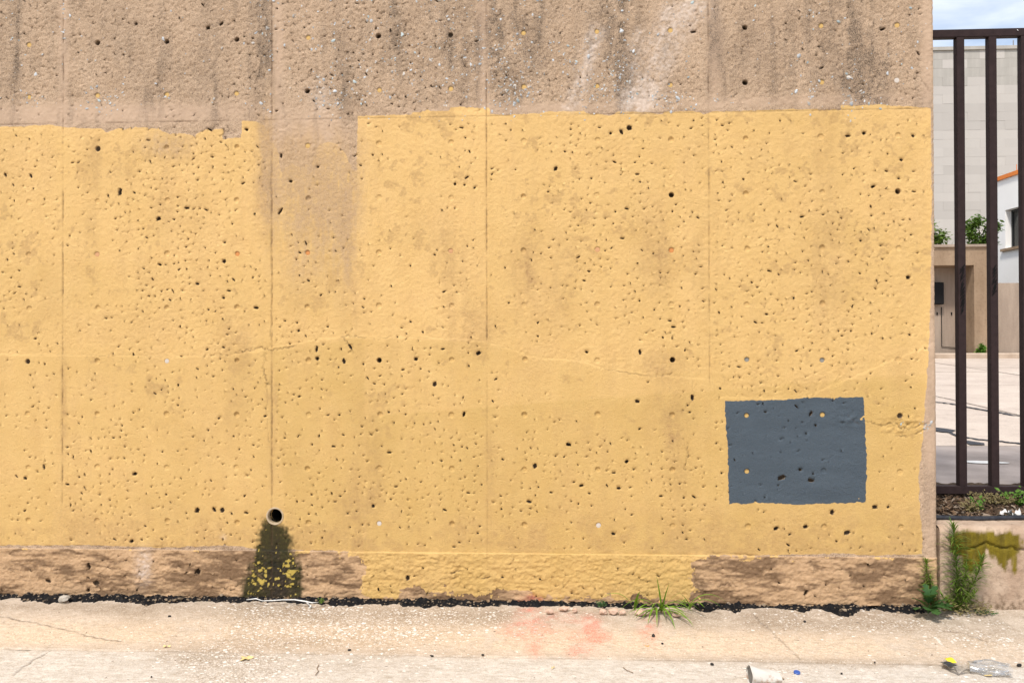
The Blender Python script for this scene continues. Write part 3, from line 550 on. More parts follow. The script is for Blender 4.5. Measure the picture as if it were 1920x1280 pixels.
# ============================================================ PLANTER KERB, SOIL, HOSE
t = NT('kerb_concrete'); co = t.n('ShaderNodeSeparateXYZ', {0: t.co})
n30 = t.noise(28, 5, .65); nv = t.noise(20, 4, .6, (1, 1, .15)); nk = t.noise(5, 4)
kc = t.mix(t.rng(t.noise(7, 5), .3, .7), (.36, .25, .175), (.52, .40, .30)); kc = t.mix(t.rng(n30, .5, .75), kc, (.22, .15, .1))
ms = t.n('ShaderNodeAttribute', attribute_name='moss_mask').outputs['Fac']
kc = t.mix(t.math('MULTIPLY', ms, 1.0), kc, t.mix(t.rng(nv, .35, .65), (.085, .062, .006), (.20, .15, .008)))
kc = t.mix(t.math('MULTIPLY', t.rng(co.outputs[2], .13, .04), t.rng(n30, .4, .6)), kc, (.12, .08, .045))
M_KERB = t.done(kc, .85, .25, t.math('ADD', t.noise(120, 4), t.noise(40, 4)), .004, .8)
kerb = thing('planter_kerb', 'low concrete planter kerb with olive moss stain, right of the wall', 'kerb', (5.3, .1, 0))
def kerb_mesh(x0, x1):
    kx = span(x0, x1, .008); base = [(.0, .0), (.0, .03), (.0, .06)]+[(0, z) for z in np.arange(.07, .46, .008)]+[(.004, .468), (.012, .478), (.025, .485)]+[(y, .488) for y in np.arange(.035, .2, .012)]+[(.2, .3)]
    Yb, Zb = np.array(base).T; KX, KY = np.meshgrid(kx, Yb); _, KZ = np.meshgrid(kx, Zb)
    d = fbm(KX*6, (KZ+KY)*6, 3, 80)*.012+fbm(KX*40, (KZ+KY)*40, 3, 81)*.006
    cP = WX([(1790,1027),(1815,1030),(1835,1025),(1850,1016),(1862,1022),(1880,1028),(1900,1026),(1912,1033),(1930,1029)]); cP[:, 0] = cP[:, 0]
    n = 8; cP = np.concatenate([[a+(b-a)*i/n for i in range(n)] for a, b in zip(cP[:-1], cP[1:])]+[[cP[-1]]])+rng.normal(0, .002, (8*8+1, 2))
    dd = sdline(cP, KX, KZ); d = d-.016*sstep(-dd, -.006, -.001)*(KY < .01)
    mp_ = WX([(1780,1006),(1795,999),(1815,996),(1840,997),(1865,1000),(1895,998),(1912,1004),(1916,1022),(1910,1045),(1907,1074),(1900,1066),(1894,1046),(1884,1064),(1872,1060),(1862,1046),(1854,1032),(1850,1030),(1846,1048),(1838,1066),(1822,1072),(1806,1066),(1796,1042),(1786,1024)])
    mm = sstep(sdpoly(mp_, KX, KZ)+.05*fbm(KX*40, KZ*8, 3, 83)+.02*fbm(KX*60, KZ*60, 2, 84), -.012, .012)*np.clip(1.15+.8*fbm(KX*50, KZ*9, 3, 85), 0, 1)
    up = np.clip((KZ-.47)/.018, 0, 1); corner = .010*np.clip(1-(KX-x0)/.012, 0, 1)**2
    return grid_mesh('kerb_block', KX-5.3, KY-.1-d*(1-up)+corner+.006, KZ+d*up, {'moss_mask': np.stack([mm, mm, mm, np.ones_like(mm)], -1)}), None
me, _ = kerb_mesh(5.092, 6.2)
o = link('kerb_block', me, M_KERB, kerb)
# keep texture coordinates in world metres
for ob in (o,): ob.location = (0, 0, 0)
kerb.location = (0, 0, 0)
for ob in (o,): me.transform(Matrix.Translation((5.3, .1, 0)))
mb = MB(); mb.box((6.2, .006, 0), (9.5, .2, .49)); part('kerb_block', mb, M_KERB, kerb)
mb = MB(); mb.box((5.094, .02, .0), (5.10, .2, .47)); part('kerb_end', mb, M_KERB, kerb)
# soil bed
t = NT('soil'); M_SOIL = t.done(t.mix(t.rng(t.noise(40, 5, .7), .3, .7), (.035, .023, .015), (.11, .077, .052)), .95, .1, t.noise(90, 5, .7), .01)
bxs, bys = ground_grid(5.06, 9.5, .15, 1.15, .02, .02)
SOILZ = lambda x, y: .43+.10*np.clip((y-.15)/.5, 0, 1)
bz = SOILZ(bxs, bys)+fbm(bxs*6, bys*6, 3, 90)*.035+fbm(bxs*30, bys*30, 2, 91)*.02
link('planter_soil', grid_mesh('planter_soil', bxs, bys, bz, {}), M_SOIL, kind='structure')
mb = MB(); cols = []
for _ in range(2600):
    x = random.uniform(5.07, 6.1); y = random.uniform(.2, .8); n0 = len(mb.v); z = float(SOILZ(x, y))+random.uniform(-.012, .022)
    r = random.uniform(.006, .016)
    mb.stone((x, y, z), r, random.choice([(1.6, .6, .35), (1, .8, .6), (2.2, .35, .25)]), 0, .3, Matrix.Rotation(random.uniform(0, 6.3), 3, 'Z') @ Matrix.Rotation(random.gauss(0, .5), 3, 'X') @ Matrix.Rotation(random.gauss(0, .4), 3, 'Y'))
    k = random.random(); c = (.20, .13, .08) if k < .4 else (.09, .055, .035) if k < .75 else (.33, .26, .2)
    f_ = random.uniform(.5, 1.0); cols += [(c[0]*f_, c[1]*f_, c[2]*f_, 1)]*(len(mb.v)-n0)
me = mb.mesh('bark_mulch'); me.attributes.new('tint', 'FLOAT_COLOR', 'POINT').data.foreach_set('color', np.array(cols, np.float32).ravel())
tt = NT('bark'); M_BARK = tt.done(tt.n('ShaderNodeAttribute', attribute_name='tint').outputs['Color'], .9, .2); link('bark_mulch', me, M_BARK, kind='stuff')
t = NT('black_rubber'); M_RUB = t.done(t.mix(t.rng(t.noise(30, 4), .4, .8), (.012, .013, .018), (.04, .04, .045)), .45, .4)
mb = MB(); hp = []
for u in np.linspace(1742, 2350, 40):
    p = W(u, 969.5+2.0*math.sin((u-1750)/60)+.006*max(0, u-1920), .17); hp.append((p[0], .17+.006*math.sin(u/37), p[2]))
mb.tube(hp, .0145, 12); solo('garden_hose', mb, M_RUB, 'black rubber hose lying along the back of the planter kerb', 'hose', smooth=True)

# ============================================================ METAL FENCE
t = NT('fence_paint'); n1 = t.noise(25, 5, .6)
M_FENCE = t.done(t.mix(t.rng(n1, .3, .7), (.024, .0145, .0145), (.036, .022, .022)), .62, .15, t.noise(160, 3), .0006)
FY = .6
fence = thing('metal_fence', 'dark brown metal fence of square upright bars behind the planter kerb', 'fence', (5.2, FY, .5))
ztop, zbot = W(1800, 55, FY)[2], W(1800, 926, FY)[2]; zt2, zb2 = W(1800, 69, FY)[2], W(1800, 911, FY)[2]
mb = MB(); mb.bbox((-.133, 0, ztop-.048-.5), (4.2, .048, ztop-.5), .003); part('top_rail', mb, M_FENCE, fence)
mb = MB(); mb.bbox((-.133, 0, zbot-.5), (4.2, .048, zb2-.5), .003); part('bottom_rail', mb, M_FENCE, fence)
mb = MB(); mb.bbox((-.023, .001, zb2-.5), (.023, .047, ztop-.048-.5), .002); pic = mb.mesh('picket'); pic.materials.append(M_FENCE)
xb1 = W(1804, 490, FY)[0]; xb2 = W(1864.5, 490, FY)[0]; sp = xb2-xb1; bars = [xb1+sp*k for k in range(-1, 18)]
for x in bars:
    o = link('picket', pic, None, fence); o.location = (x-5.2, 0, 0)
M_SCR = simple('black_marker', (.004, .004, .005), (.008, .008, .008), 50, .6, .2)
for bi, u, v0, v1, n in ((0, 1804, 500, 590, 13), (1, 1866, 500, 562, 9)):
    mb = MB(); x = bars[1+bi]-5.2
    pts = []
    for k in range(n):
        v = v0+(v1-v0)*k/n; za = W(u, v, FY)[2]-.5; pts += [(x-.012+random.uniform(-.005, .004), -.0016, za-.02), (x+.012+random.uniform(-.004, .005), -.0016, za+.014)]
    for a, b in zip(pts[:-1], pts[1:]):
        if random.random() < .85: mb.tube([a, b], .0016, 4)
    part('marker_scribble', mb, M_SCR, fence)
mb = MB(); p = W(1908, 57, FY); mb.stone((p[0]-5.2, -.001, p[2]-.5), .007, (.7, .25, 1), 0, .1); part('paint_chip', mb, M_WHITE, fence)

# ============================================================ THE YARD BEHIND THE FENCE
ZY0, YY0, ZY1, YY1 = .50, .95, 1.19, 15.2
def yard_z(y): return ZY0+(ZY1-ZY0)*(y-YY0)/(YY1-YY0)
def YD(u, v):
    d = ray(u, v); k = (ZY1-ZY0)/(YY1-YY0); tt_ = (ZY0+k*(CAM[1]-YY0)-CAM[2])/(d[2]-k*d[1]); return CAM+d*tt_
t = NT('yard_concrete'); nn = t.noise(1.3, 6, .6)
yc = t.mix(t.rng(nn, .3, .7), (.46, .38, .32), (.60, .51, .43)); yc = t.mix(t.rng(t.noise(9, 5, .7), .55, .8), yc, (.34, .28, .24)); yc = t.mix(t.math('MULTIPLY', t.rng(t.noise(60, 3), .5, .7), .4), yc, (.3, .25, .2))
M_YARD = t.done(yc, .9, .2, t.noise(70, 4), .004)
M_YARD2 = simple('shaded_yard_concrete', (.24, .205, .185), (.36, .31, .285), 3, .9, .2, .004, None, 7)  # for the near slab row: the wall's shade put into a darker colour
yard = bpy.data.objects.new('yard_pavement', None); COL.objects.link(yard); yard['kind'] = 'structure'
rows = [YY0]+[YD(1830, v)[1] for v in (835, 777, 745, 722, 708, 697, 689)]+[YY1]
xcols = [2.2, 5.3, 8.2, 11.2, 14.2, 17.2]
for i, (a, b) in enumerate(zip(rows[:-1], rows[1:])):
    for x0, x1 in zip(xcols[:-1], xcols[1:]):
        g = .010+.003*i; zz = random.uniform(-.004, .004); mb = MB()
        vs = [(x, y, yard_z(y)+dz+zz) for dz in (-.12, 0) for y in (a+g, b-g) for x in (x0+g, x1-g)]
        mb.add(vs, [(4, 5, 7, 6), (0, 1, 5, 4), (2, 6, 7, 3), (0, 4, 6, 2), (1, 3, 7, 5)]); part('slab', mb, M_YARD2 if i == 0 else M_YARD, yard)
M_SUB = simple('joint_dirt', (.06, .05, .04), (.1, .08, .06), 20, .95, .1)
mb = MB(); mb.add([(-6, .8, yard_z(.8)-.03), (30, .8, yard_z(.8)-.03), (30, 40, yard_z(40)-.03), (-6, 40, yard_z(40)-.03)], [(0, 1, 2, 3)]); link('yard_base', mb.mesh('yard_base'), M_SUB, kind='structure')
# shadows of overhead wires, painted on the slabs as thin dark strips
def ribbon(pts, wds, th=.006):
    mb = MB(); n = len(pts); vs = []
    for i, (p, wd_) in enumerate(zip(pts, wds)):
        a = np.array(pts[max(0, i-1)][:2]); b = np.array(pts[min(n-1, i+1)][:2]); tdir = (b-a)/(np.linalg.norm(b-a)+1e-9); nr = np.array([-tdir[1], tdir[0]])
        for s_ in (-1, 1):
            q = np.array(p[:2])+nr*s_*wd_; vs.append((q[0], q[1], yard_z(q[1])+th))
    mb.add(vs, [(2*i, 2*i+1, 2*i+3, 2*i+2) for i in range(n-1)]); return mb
M_WIRESHADE = simple('wire_shadow_dark', (.03, .032, .038), (.06, .06, .068), 14, .7, .3)
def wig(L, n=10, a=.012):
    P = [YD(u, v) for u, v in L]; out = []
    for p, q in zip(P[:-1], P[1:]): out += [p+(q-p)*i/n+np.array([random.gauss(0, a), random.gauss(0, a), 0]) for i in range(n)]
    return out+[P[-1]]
for L, wd_, lab in (([(1735,751),(1790,758),(1812,763),(1852,770),(1877,774),(1900,779),(1960,782)],.028,'thin dark strip painted as a wire shadow across the far slabs of the yard'),([(1735,800),(1765,806),(1792,816),(1812,821),(1853,826),(1878,828),(1912,832),(1960,836)],.024,'kinked dark strip painted as a wire shadow across the near slabs of the yard')):
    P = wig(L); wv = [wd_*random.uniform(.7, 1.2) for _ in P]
    solo('wire_shadow_strip', ribbon(P, wv), M_WIRESHADE, lab, 'crack seal', group='painted wire shadows on the yard')
for L, wd_, lab in (([(1750,802),(1758,804),(1766,807),(1774,811)],[.01,.07,.13,.03],'ragged dark blob of painted wire shadow on the yard by the wall end'),([(1813,827),(1822,830),(1832,833),(1846,834)],[.01,.06,.09,.02],'ragged dark blob of painted wire shadow on the yard between the first two fence bars')):
    P = [YD(*q) for q in L]; solo('wire_shadow_blob', ribbon(P, wd_, .008), M_WIRESHADE, lab, 'tar patch', group='painted wire shadow blobs on the yard')  # thicker blobs of the wire shadow, painted as dark sheets
mb = MB()
for u, v, r in ((1830,866,.09),(1842,867,.12),(1850,867,.1),(1876,868,.06),(1820,867,.04)):
    c = YD(u, v); n = 12; mb.add([(c[0], c[1], yard_z(c[1])+.006)]+[(c[0]+r*random.uniform(.7, 1.2)*math.cos(k*6.283/n), c[1]+.45*r*math.sin(k*6.283/n), yard_z(c[1]+.45*r*math.sin(k*6.283/n))+.005) for k in range(n)], [(0, 1+k, 1+(k+1) % n) for k in range(n)])
solo('paint_splash', mb, M_WHITE, 'white paint splash on the yard between the fence bars', 'paint splash')
# far kerb of the yard
mb = MB(); mb.bbox((-6, YY1-.55, ZY1-.25), (30, YY1-.3, ZY1+.10), .03); mb.box((-6, YY1-.3, ZY1-.2), (30, YY1+.05, ZY1+.085)); 
M_FK = simple('far_kerb_concrete', (.36, .27, .2), (.5, .4, .31), 3, .9, .2, .004)
solo('yard_kerb', mb, M_FK, 'worn concrete kerb along the far side of the yard', 'kerb')
# brown rendered wall with its doorway recess
BY = 15.2; t = NT('brown_render'); nv = t.noise(3, 5, .65, (1, 1, .3)); nf = t.noise(14, 5, .7)
bc = t.mix(t.rng(nv, .3, .7), (.24, .165, .105), (.36, .26, .175)); bc = t.mix(t.math('MULTIPLY', t.rng(nf, .5, .75), .6), bc, (.15, .10, .065)); M_BROWN = t.done(bc, .92, .15, t.noise(30, 4), .006)
t = NT('pale_render'); nv = t.noise(4, 5, .65, (1, 1, .15)); bc = t.mix(t.rng(nv, .3, .75), (.27, .21, .165), (.41, .325, .255)); M_BROWN2 = t.done(bc, .92, .15, t.noise(30, 4), .006)
def bx(u): return W(u, 600, BY)[0]
def bzv(v): return W(1820, v, BY)[2]
xa, xj, xc = bx(1690), bx(1827), bx(1864); zb, zt_, za_, zlow = ZY1+.08, bzv(463), bzv(497), bzv(530)
gar = thing('terrace_wall', 'brown rendered terrace wall with a recessed doorway across the yard', 'wall', (bx(1800), BY, ZY1))
def gp(name, mb, mat, **k):
    me = mb.mesh(name); me.transform(Matrix.Translation((-bx(1800), -BY, -ZY1))); return link(name, me, mat, gar, **k)
mb = MB(); mb.box((xj, BY, zb-.2), (xc, BY+1.6, zt_)); gp('pier', mb, M_BROWN)
mb = MB(); mb.box((xa-6, BY, za_), (xj-.001, BY+1.6, zt_)); gp('lintel', mb, M_BROWN)
mb = MB(); mb.box((xa-6, BY, zb-.2), (xa, BY+1.6, za_-.001)); gp('wall_body', mb, M_BROWN)
mb = MB(); mb.box((xa-6.05, BY-.05, zt_), (xc+.02, BY+1.65, zt_+.06)); gp('coping', mb, M_BROWN2)
mb = MB(); mb.box((xa, BY+.62, zb-.2), (xj, BY+1.5, za_-.002)); gp('recess_wall', mb, M_BROWN2)
mb = MB(); mb.box((xc+.002, BY+.15, zb-.2), (xc+14, BY+.6, zlow)); gp('low_wall', mb, M_BROWN2)
M_PIPE = simple('galvanised_conduit', (.16, .16, .17), (.26, .26, .27), 20, .5, .5)
mb = MB(); xr = bx(1825.5)
mb.tube([(xr, BY+.58, bzv(499)), (xr, BY+.58, bzv(665))], .022, 8); gp('conduit', mb, M_PIPE)
mb = MB(); zl = bzv(653); xl = W(1765.5, 600, BY+.6)[0]
mb.tube([(xr, BY+.6, zl), (xl, BY+.6, zl+.05), (xl, BY+.6, bzv(573))], .009, 6); gp('conduit', mb, M_SCR)
mb = MB(); mb.bbox((W(1735, 600, BY+.6)[0], BY+.45, W(1750, 571, BY+.6)[2]), (W(1765, 600, BY+.6)[0], BY+.619, W(1750, 530, BY+.6)[2]), .01); gp('black_louvre', mb, M_SCR)
for u in (1757, 1784, 1813):
    p = W(u, 588, BY+.615); mb = MB(); mb.box((p[0]-.013, BY+.60, p[2]-.035), (p[0]+.013, BY+.619, p[2]+.035)); gp('wall_fitting', mb, M_SCR)
# white building behind the right end of it
t = NT('white_render'); M_WB = t.done(t.mix(t.rng(t.noise(1.5, 5), .3, .7), (.80, .79, .77), (.85, .84, .82)), .85, .2, t.noise(40, 3), .003)
M_OR = simple('orange_coping', (.62, .17, .03), (.72, .22, .04), 6, .6, .3); M_GLASS = None
t = NT('dark_glass'); M_GLASS = t.done(t.mix(t.rng(t.noise(5, 3, .5, (1, 1, .1)), .4, .7), (.008, .009, .010), (.035, .032, .022)), .12, .5)
M_FRAME = simple('dark_frame', (.02, .02, .022), (.03, .03, .03), 20, .5, .4); M_CURT = simple('curtain', (.10, .085, .05), (.17, .14, .085), 30, .9, .1, 0, (1, 1, .05))
z22 = lambda v, d: CAM[2]+(650-v)/F*d
A0 = D(1870, 400, 21.6); A1 = D(1955, 400, 19.75); dirv = np.array([A1[0]-A0[0], A1[1]-A0[1], 0]); LW = np.linalg.norm(dirv); dirv /= LW
wb = thing('white_building', 'white rendered building with an orange coping and dark window', 'building', (A0[0], A0[1], zlow))
wb.rotation_euler.z = math.atan2(dirv[1], dirv[0])
def wloc(u, v):                                    # point on the facade, in its own axes
    d = ray(u, v); nrm = np.array([-dirv[1], dirv[0], 0]); k = ((A0-CAM) @ nrm)/(d @ nrm); p = CAM+d*k; return (p-A0) @ dirv, p[2]-zlow
H = wloc(1890, 333.5)[1]; w0 = wloc(1885, 430)[0]; w1 = w0+.95; wz0 = wloc(1897, 464)[1]; wz1 = wloc(1897, 391)[1]; zb_ = -1.6
mb = MB(); mb.box((0, 0, zb_), (w0, .3, H)); mb.box((w1, 0, zb_), (LW, .3, H)); mb.box((w0, 0, zb_), (w1, .3, wz0)); mb.box((w0, 0, wz1), (w1, .3, H)); mb.box((0, .3, zb_), (.3, 7, H)); mb.box((LW-.3, .3, zb_), (LW, 7, H)); mb.box((.3, 6.7, zb_), (LW-.3, 7, H)); mb.box((.3, .3, H-.2), (LW-.3, 6.7, H-.1))
part('wall', mb, M_WB, wb)
hc = wloc(1890, 326)[1]-H
mb = MB(); mb.box((-.04, -.05, H), (LW+.04, .34, H+hc)); mb.box((-.04, .34, H), (.34, 7.04, H+hc)); part('coping', mb, M_OR, wb)
wi = part('window', MB().box((w0, .16, wz0), (w0+.05, .22, wz1)).box((w1-.05, .16, wz0), (w1, .22, wz1)).box((w0+.05, .16, wz0), (w1-.05, .22, wz0+.05)).box((w0+.05, .16, wz1-.06), (w1-.05, .22, wz1)).box((w0+.40, .17, wz0+.05), (w0+.43, .21, wz1-.06)), M_FRAME, wb)
part('pane', MB().box((w0+.05, .185, wz0+.05), (w1-.05, .193, wz1-.06)), M_GLASS, wi)
part('curtain', MB().box((w0+.2, .26, wz0+.05), (w0+.34, .27, wz1-.3)).box((w0+.37, .26, wz0+.05), (w0+.5, .27, wz1-.3)), M_CURT, wi)
part('sill', MB().box((w0-.12, -.07, wz0-.07), (w1+.1, .16, wz0-.001)), M_BROWN, wi)
mb = MB(); q = wloc(1895.5, 325)[0]; part('mast', MB().tube([(q, .15, H+hc), (q, .15, H+hc+.22)], .008, 6), M_OR, wb)
# pale stone-faced building far behind
FD = 53.0; FYY = D(1830, 300, FD)[1]
fz = lambda v: W(1830, v, FYY)[2]; fx = lambda u: W(u, 300, FYY)[0]
big_b = thing('stone_building', 'huge pale windowless stone-faced building filling the background', 'building', (fx(1830), FYY, 0))
M_ST = [simple('pale_stone', (a*1.0, a*.935, a*.87), (a*1.04, a*.975, a*.91), 1.2, .9, .2, .004, (1, 1, .3)) for a in (.485, .475, .445, .495)]
M_STT = simple('weathered_stone', (.365, .345, .315), (.455, .43, .395), 2.5, .9, .2, 0, (1, 1, .15))
X0, X1 = fx(1640), fx(1960); ztopb = fz(94)
def bp(name, mb, mat):
    me = mb.mesh(name); me.transform(Matrix.Translation((-fx(1830), -FYY, 0))); return link(name, me, mat, big_b)
bp('wall_mass', MB().box((X0-45, FYY+.06, 0), (X1+40, FYY+30, ztopb-.02)), M_ST[1])
crs = .59; k = 0; zc = ztopb
bp('parapet', MB().box((X0-45, FYY-.12, ztopb), (X1+40, FYY+30, ztopb+.22)), M_STT)
blockme = {}
def block(wd_, h, m):
    key = (round(wd_, 3), round(h, 3), m.name)
    if key not in blockme:
        me = MB().bbox((0, 0, 0), (wd_-.002, .07, h-.002), .002).mesh('stone_block'); me.materials.append(m); blockme[key] = me
    return blockme[key]
bwid = 1.6
while zc > 3.0 and k < 34:
    h = crs; m_row = M_STT if k < 4 and k != 0 else M_STT if k == 0 else None
    off = (0 if k % 2 else bwid/2); x = fx(1722)-off
    tone_row = random.random()
    while x < fx(2010):
        m = M_STT if k < 4 and random.random() < .85 else M_ST[2] if k in (6, 7, 8, 13, 17, 18, 21) and random.random() < .8 else random.choice(M_ST[:2]+[M_ST[3]])
        o = link('stone_block', block(bwid, h, m), None, big_b); o.location = (x-fx(1830), random.uniform(-.008, .008)-.012, zc-h)
        x += bwid
    zc -= h; k += 1
solo('antenna', MB().tube([D(1900, 92, FD+4), D(1900, 76, FD+4)], .035, 6), M_PIPE, 'thin antenna standing on the roof of the pale stone building', 'antenna')

# ============================================================ PLANTS
def leafmat(name, c1, c2):
    t = NT(name); oi = t.n('ShaderNodeObjectInfo').outputs['Random']; f = t.math('ADD', t.noise(25, 3), t.math('MULTIPLY', oi, .25))
    m = t.done(t.mix(t.rng(f, .3, .85), c1, c2), .55, .35); t.set(t.p.inputs['Subsurface Weight'], 0.0)
    tr = t.n('ShaderNodeBsdfTranslucent'); t.set(tr.inputs['Color'], t.mix(.5, t.mix(t.rng(f, .3, .85), c1, c2), (.14, .2, .02)))
    mxs = t.n('ShaderNodeMixShader', {0: .3, 1: t.p.outputs[0], 2: tr.outputs[0]}); t.t.links.new(mxs.outputs[0], t.out.inputs['Surface']); return m
M_GRASS = leafmat('grass_green', (.10, .22, .015), (.19, .34, .03)); M_WEED = leafmat('weed_green', (.075, .15, .02), (.20, .29, .04)); M_DKLEAF = leafmat('dark_leaf', (.03, .09, .025), (.055, .13, .035)); M_SHRUB = leafmat('shrub_green', (.05, .12, .015), (.15, .22, .035)); M_BRIGHT = leafmat('bright_leaf', (.06, .16, .015), (.13, .26, .03)); M_DRY = leafmat('dry_stem', (.16, .13, .05), (.25, .2, .09)); M_MOSS = leafmat('moss_green', (.07, .09, .01), (.13, .16, .02))
def blade(p, d, ln, wd_, droop, up, n=8):
    vs = []; d = Vector(d).normalized(); side = Vector((-d.y, d.x, 0)); 
    if side.length < 1e-3: side = Vector((1, 0, 0))
    side.normalize(); vel = (d*1.0+Vector((0, 0, up))).normalized(); q = Vector(p)
    for i in range(n+1):
        s_ = i/n; w_ = wd_*(1-s_**2.2)*(.6+.4*min(1, s_*4)); vs += [tuple(q-side*w_), tuple(q+Vector((0, 0, -w_*.35))), tuple(q+side*w_)]
        q = q+vel*ln/n; vel = (vel+Vector((0, 0, -droop/n))).normalized(); q.z = max(q.z, -.02) if p[2] < .2 else q.z
    return vs, [f for i in range(n) for f in ((3*i, 3*i+1, 3*i+4, 3*i+3), (3*i+1, 3*i+2, 3*i+5, 3*i+4))]
def grass_tuft(name, label, u, v, spec, mat=M_GRASS, group=None):
    c = G(u, v); th = thing(name, label, 'grass', (c[0], c[1], c[2]), group)
    for (dx, dy, up, ln, wd_, dr_) in spec:
        vs, fs = blade((random.uniform(-.018, .018), random.uniform(-.01, .012), .01), (dx, dy, 0), ln*1.35, wd_*1.5, dr_*.9, up); part('blade', MB().add(vs, fs), mat, th, True)
    return th
sp_ = [(-1, -.1, 1.3, .19, .0042, 2.6), (-.15, -.3, 3, .17, .0035, .5), (.1, -.3, 2.5, .15, .0035, .6), (-.5, -.5, 1.2, .17, .0045, 2.4), (.6, -.5, 1.4, .17, .0042, 2.2), (1, -.3, 1.2, .18, .004, 2.2), (1, -.7, .8, .16, .0045, 1.8), (.3, -1, .8, .19, .0048, 2.2), (-.1, -1, .9, .18, .0045, 2.3), (-.4, -1, .7, .15, .0042, 2.0), (.7, -1, .6, .20, .0046, 1.6), (-.8, -.6, .5, .15, .0045, 1.3), (-1, -.4, .5, .14, .0042, 1.2), (.9, -.2, .6, .15, .004, 1.2), (.5, -.2, 2.0, .13, .0038, 1.2), (-.6, -.2, 1.8, .13, .0038, 1.2), (.2, -.7, 1.4, .15, .0045, 2.2), (-.3, -.6, 1.6, .14, .0042, 2.0), (.9, -.9, .3, .17, .004, .9), (-.7, -.9, .4, .12, .004, 1.2), (.4, -.4, .8, .14, .0042, 1.5), (0, -.5, .8, .13, .004, 1.5)]
grass_tuft('grass_tuft', 'bright green grass tuft growing out of the tar joint below the wall', 1236, 1148, sp_)
grass_tuft('grass_sprout', 'few tall arching grass blades left of the bright grass tuft at the wall foot', 1192, 1146, [(-1, -.05, 2.4, .17, .0045, 2.8), (.1, -.4, 2.6, .12, .006, 1.2), (.2, -.6, 1.8, .12, .0045, 1.8)])
grass_tuft('grass_sprout', 'few arching grass blades right of the bright grass tuft at the wall foot', 1292, 1145, [(1, -.05, 1.8, .20, .0045, 2.7), (.3, -.7, 1.6, .13, .0055, 2.0), (1, -.5, 1.6, .15, .005, 2.3), (-.3, -.2, 2.2, .10, .004, 1.2)])
def rosette(name, label, c, n, r, mat, cat='weed', leafr=.008, hgt=.03):
    th = thing(name, label, cat, c); mb = MB()
    for k in range(n):
        a = random.uniform(0, 6.28); rr = r*math.sqrt(random.random()); px, py, pz = rr*math.cos(a), rr*math.sin(a)*.6, random.uniform(.004, hgt)
        t_ = Vector((random.gauss(0, .5), random.gauss(-.4, .4), 1)).normalized(); s_ = t_.cross(Vector((0, 1, .2))).normalized(); b_ = t_.cross(s_); L = leafr*random.uniform(.6, 1.3); p = Vector((px, py, pz))
        mb.add([p-s_*L, p-b_*L*.55, p+s_*L, p+b_*L*.55, p+t_*L*.15], [(0, 1, 4), (1, 2, 4), (2, 3, 4), (3, 0, 4)])
    o = part('foliage', mb, mat, th); o['kind'] = 'stuff'; st = MB()
    for k in range(5): st.tube([(0, 0, 0), (random.uniform(-r, r)*.5, random.uniform(-r, r)*.3, hgt*.6)], .0012, 4)
    part('stem', st, mat, th); return th
rosette('seedling_weed', 'tiny dark seedling in the tar joint left of the grass tuft', G(1128, 1137, .025), 60, .028, M_DKLEAF, leafr=.006)
rosette('seedling_weed', 'tiny pale seedling in the tar joint behind the right grass blades', G(1282, 1134, .025), 50, .026, M_WEED, leafr=.005)
rosette('seedling_weed', 'tiny green seedling by the end of the white caulk under the drain stain', G(603, 1131, .02), 26, .02, M_WEED, leafr=.005)
def feather_weed(name, label, base, stems, mat, group=None):
    th = thing(name, label, 'weed', base, group)
    for (top, lean, ln_l) in stems:
        st = MB(); lf = MB(); top = Vector(top); n = 16; pts = []
        for i in range(n+1):
            s_ = i/n; pts.append(Vector((top.x*s_+lean*math.sin(s_*math.pi)*.03, top.y*s_, top.z*s_)))
        st.tube(pts, [.0032*(1-.75*i/n) for i in range(n+1)], 6); part('stem', st, mat, th, True)
        nl_ = int(top.length*440)
        for k in range(nl_):
            s_ = .1+.9*(k+random.random())/nl_; i = min(n-1, int(s_*n)); p = pts[i].lerp(pts[i+1], s_*n-i); a = k*2.4+random.uniform(-.4, .4)
            L = ln_l*(1.0-.35*abs(s_-.55))*random.uniform(.65, 1.15)*(1 if s_ < .93 else .7)
            vs, fs = blade((p.x, p.y, p.z+1), (math.cos(a), math.sin(a), 0), L*1.45, .0034, random.uniform(.3, 1.4), random.uniform(.15, .8)+(s_ > .9)*1.2, 4); vs = [(x, y, z-1) for x, y, z in vs]; lf.add(vs, fs)
        o = part('foliage', lf, mat, th); o['kind'] = 'stuff'
b0 = G(1785, 1140); b0 = np.array([b0[0], -.03, .04])
def rel(u, v, y=-.03): p = W(u, v, y); return (p[0]-b0[0], y-b0[1], p[2]-b0[2])
feather_weed('feathery_weed', 'tall feathery green weed rising in front of the mossy planter kerb', tuple(b0), [(rel(1787, 985), .3, .075), (rel(1843, 1045, -.05), .5, .062), (rel(1812, 1062, -.06), .2, .06), (rel(1765, 1115, -.07), 0, .035), (rel(1830, 1110, -.08), 0, .035)], M_WEED)
b0 = W(1752, 1138, -.02)
feather_weed('feathery_weed', 'feathery weed leaning against the lower right corner of the yellow wall', (b0[0], -.02, .04), [(rel(1737, 1043, -.03), -.4, .042), (rel(1744, 1075, -.04), -.2, .035)], M_WEED)
rosette('dry_weed', 'low dry tangled weed at the foot of the mossy planter kerb', G(1812, 1148), 260, .13, M_DRY, leafr=.009, hgt=.06)
rosette('dry_weed', 'small dark creeping weed right of the dry tangle at the kerb foot', G(1850, 1151), 70, .06, M_DKLEAF, leafr=.007, hgt=.02)
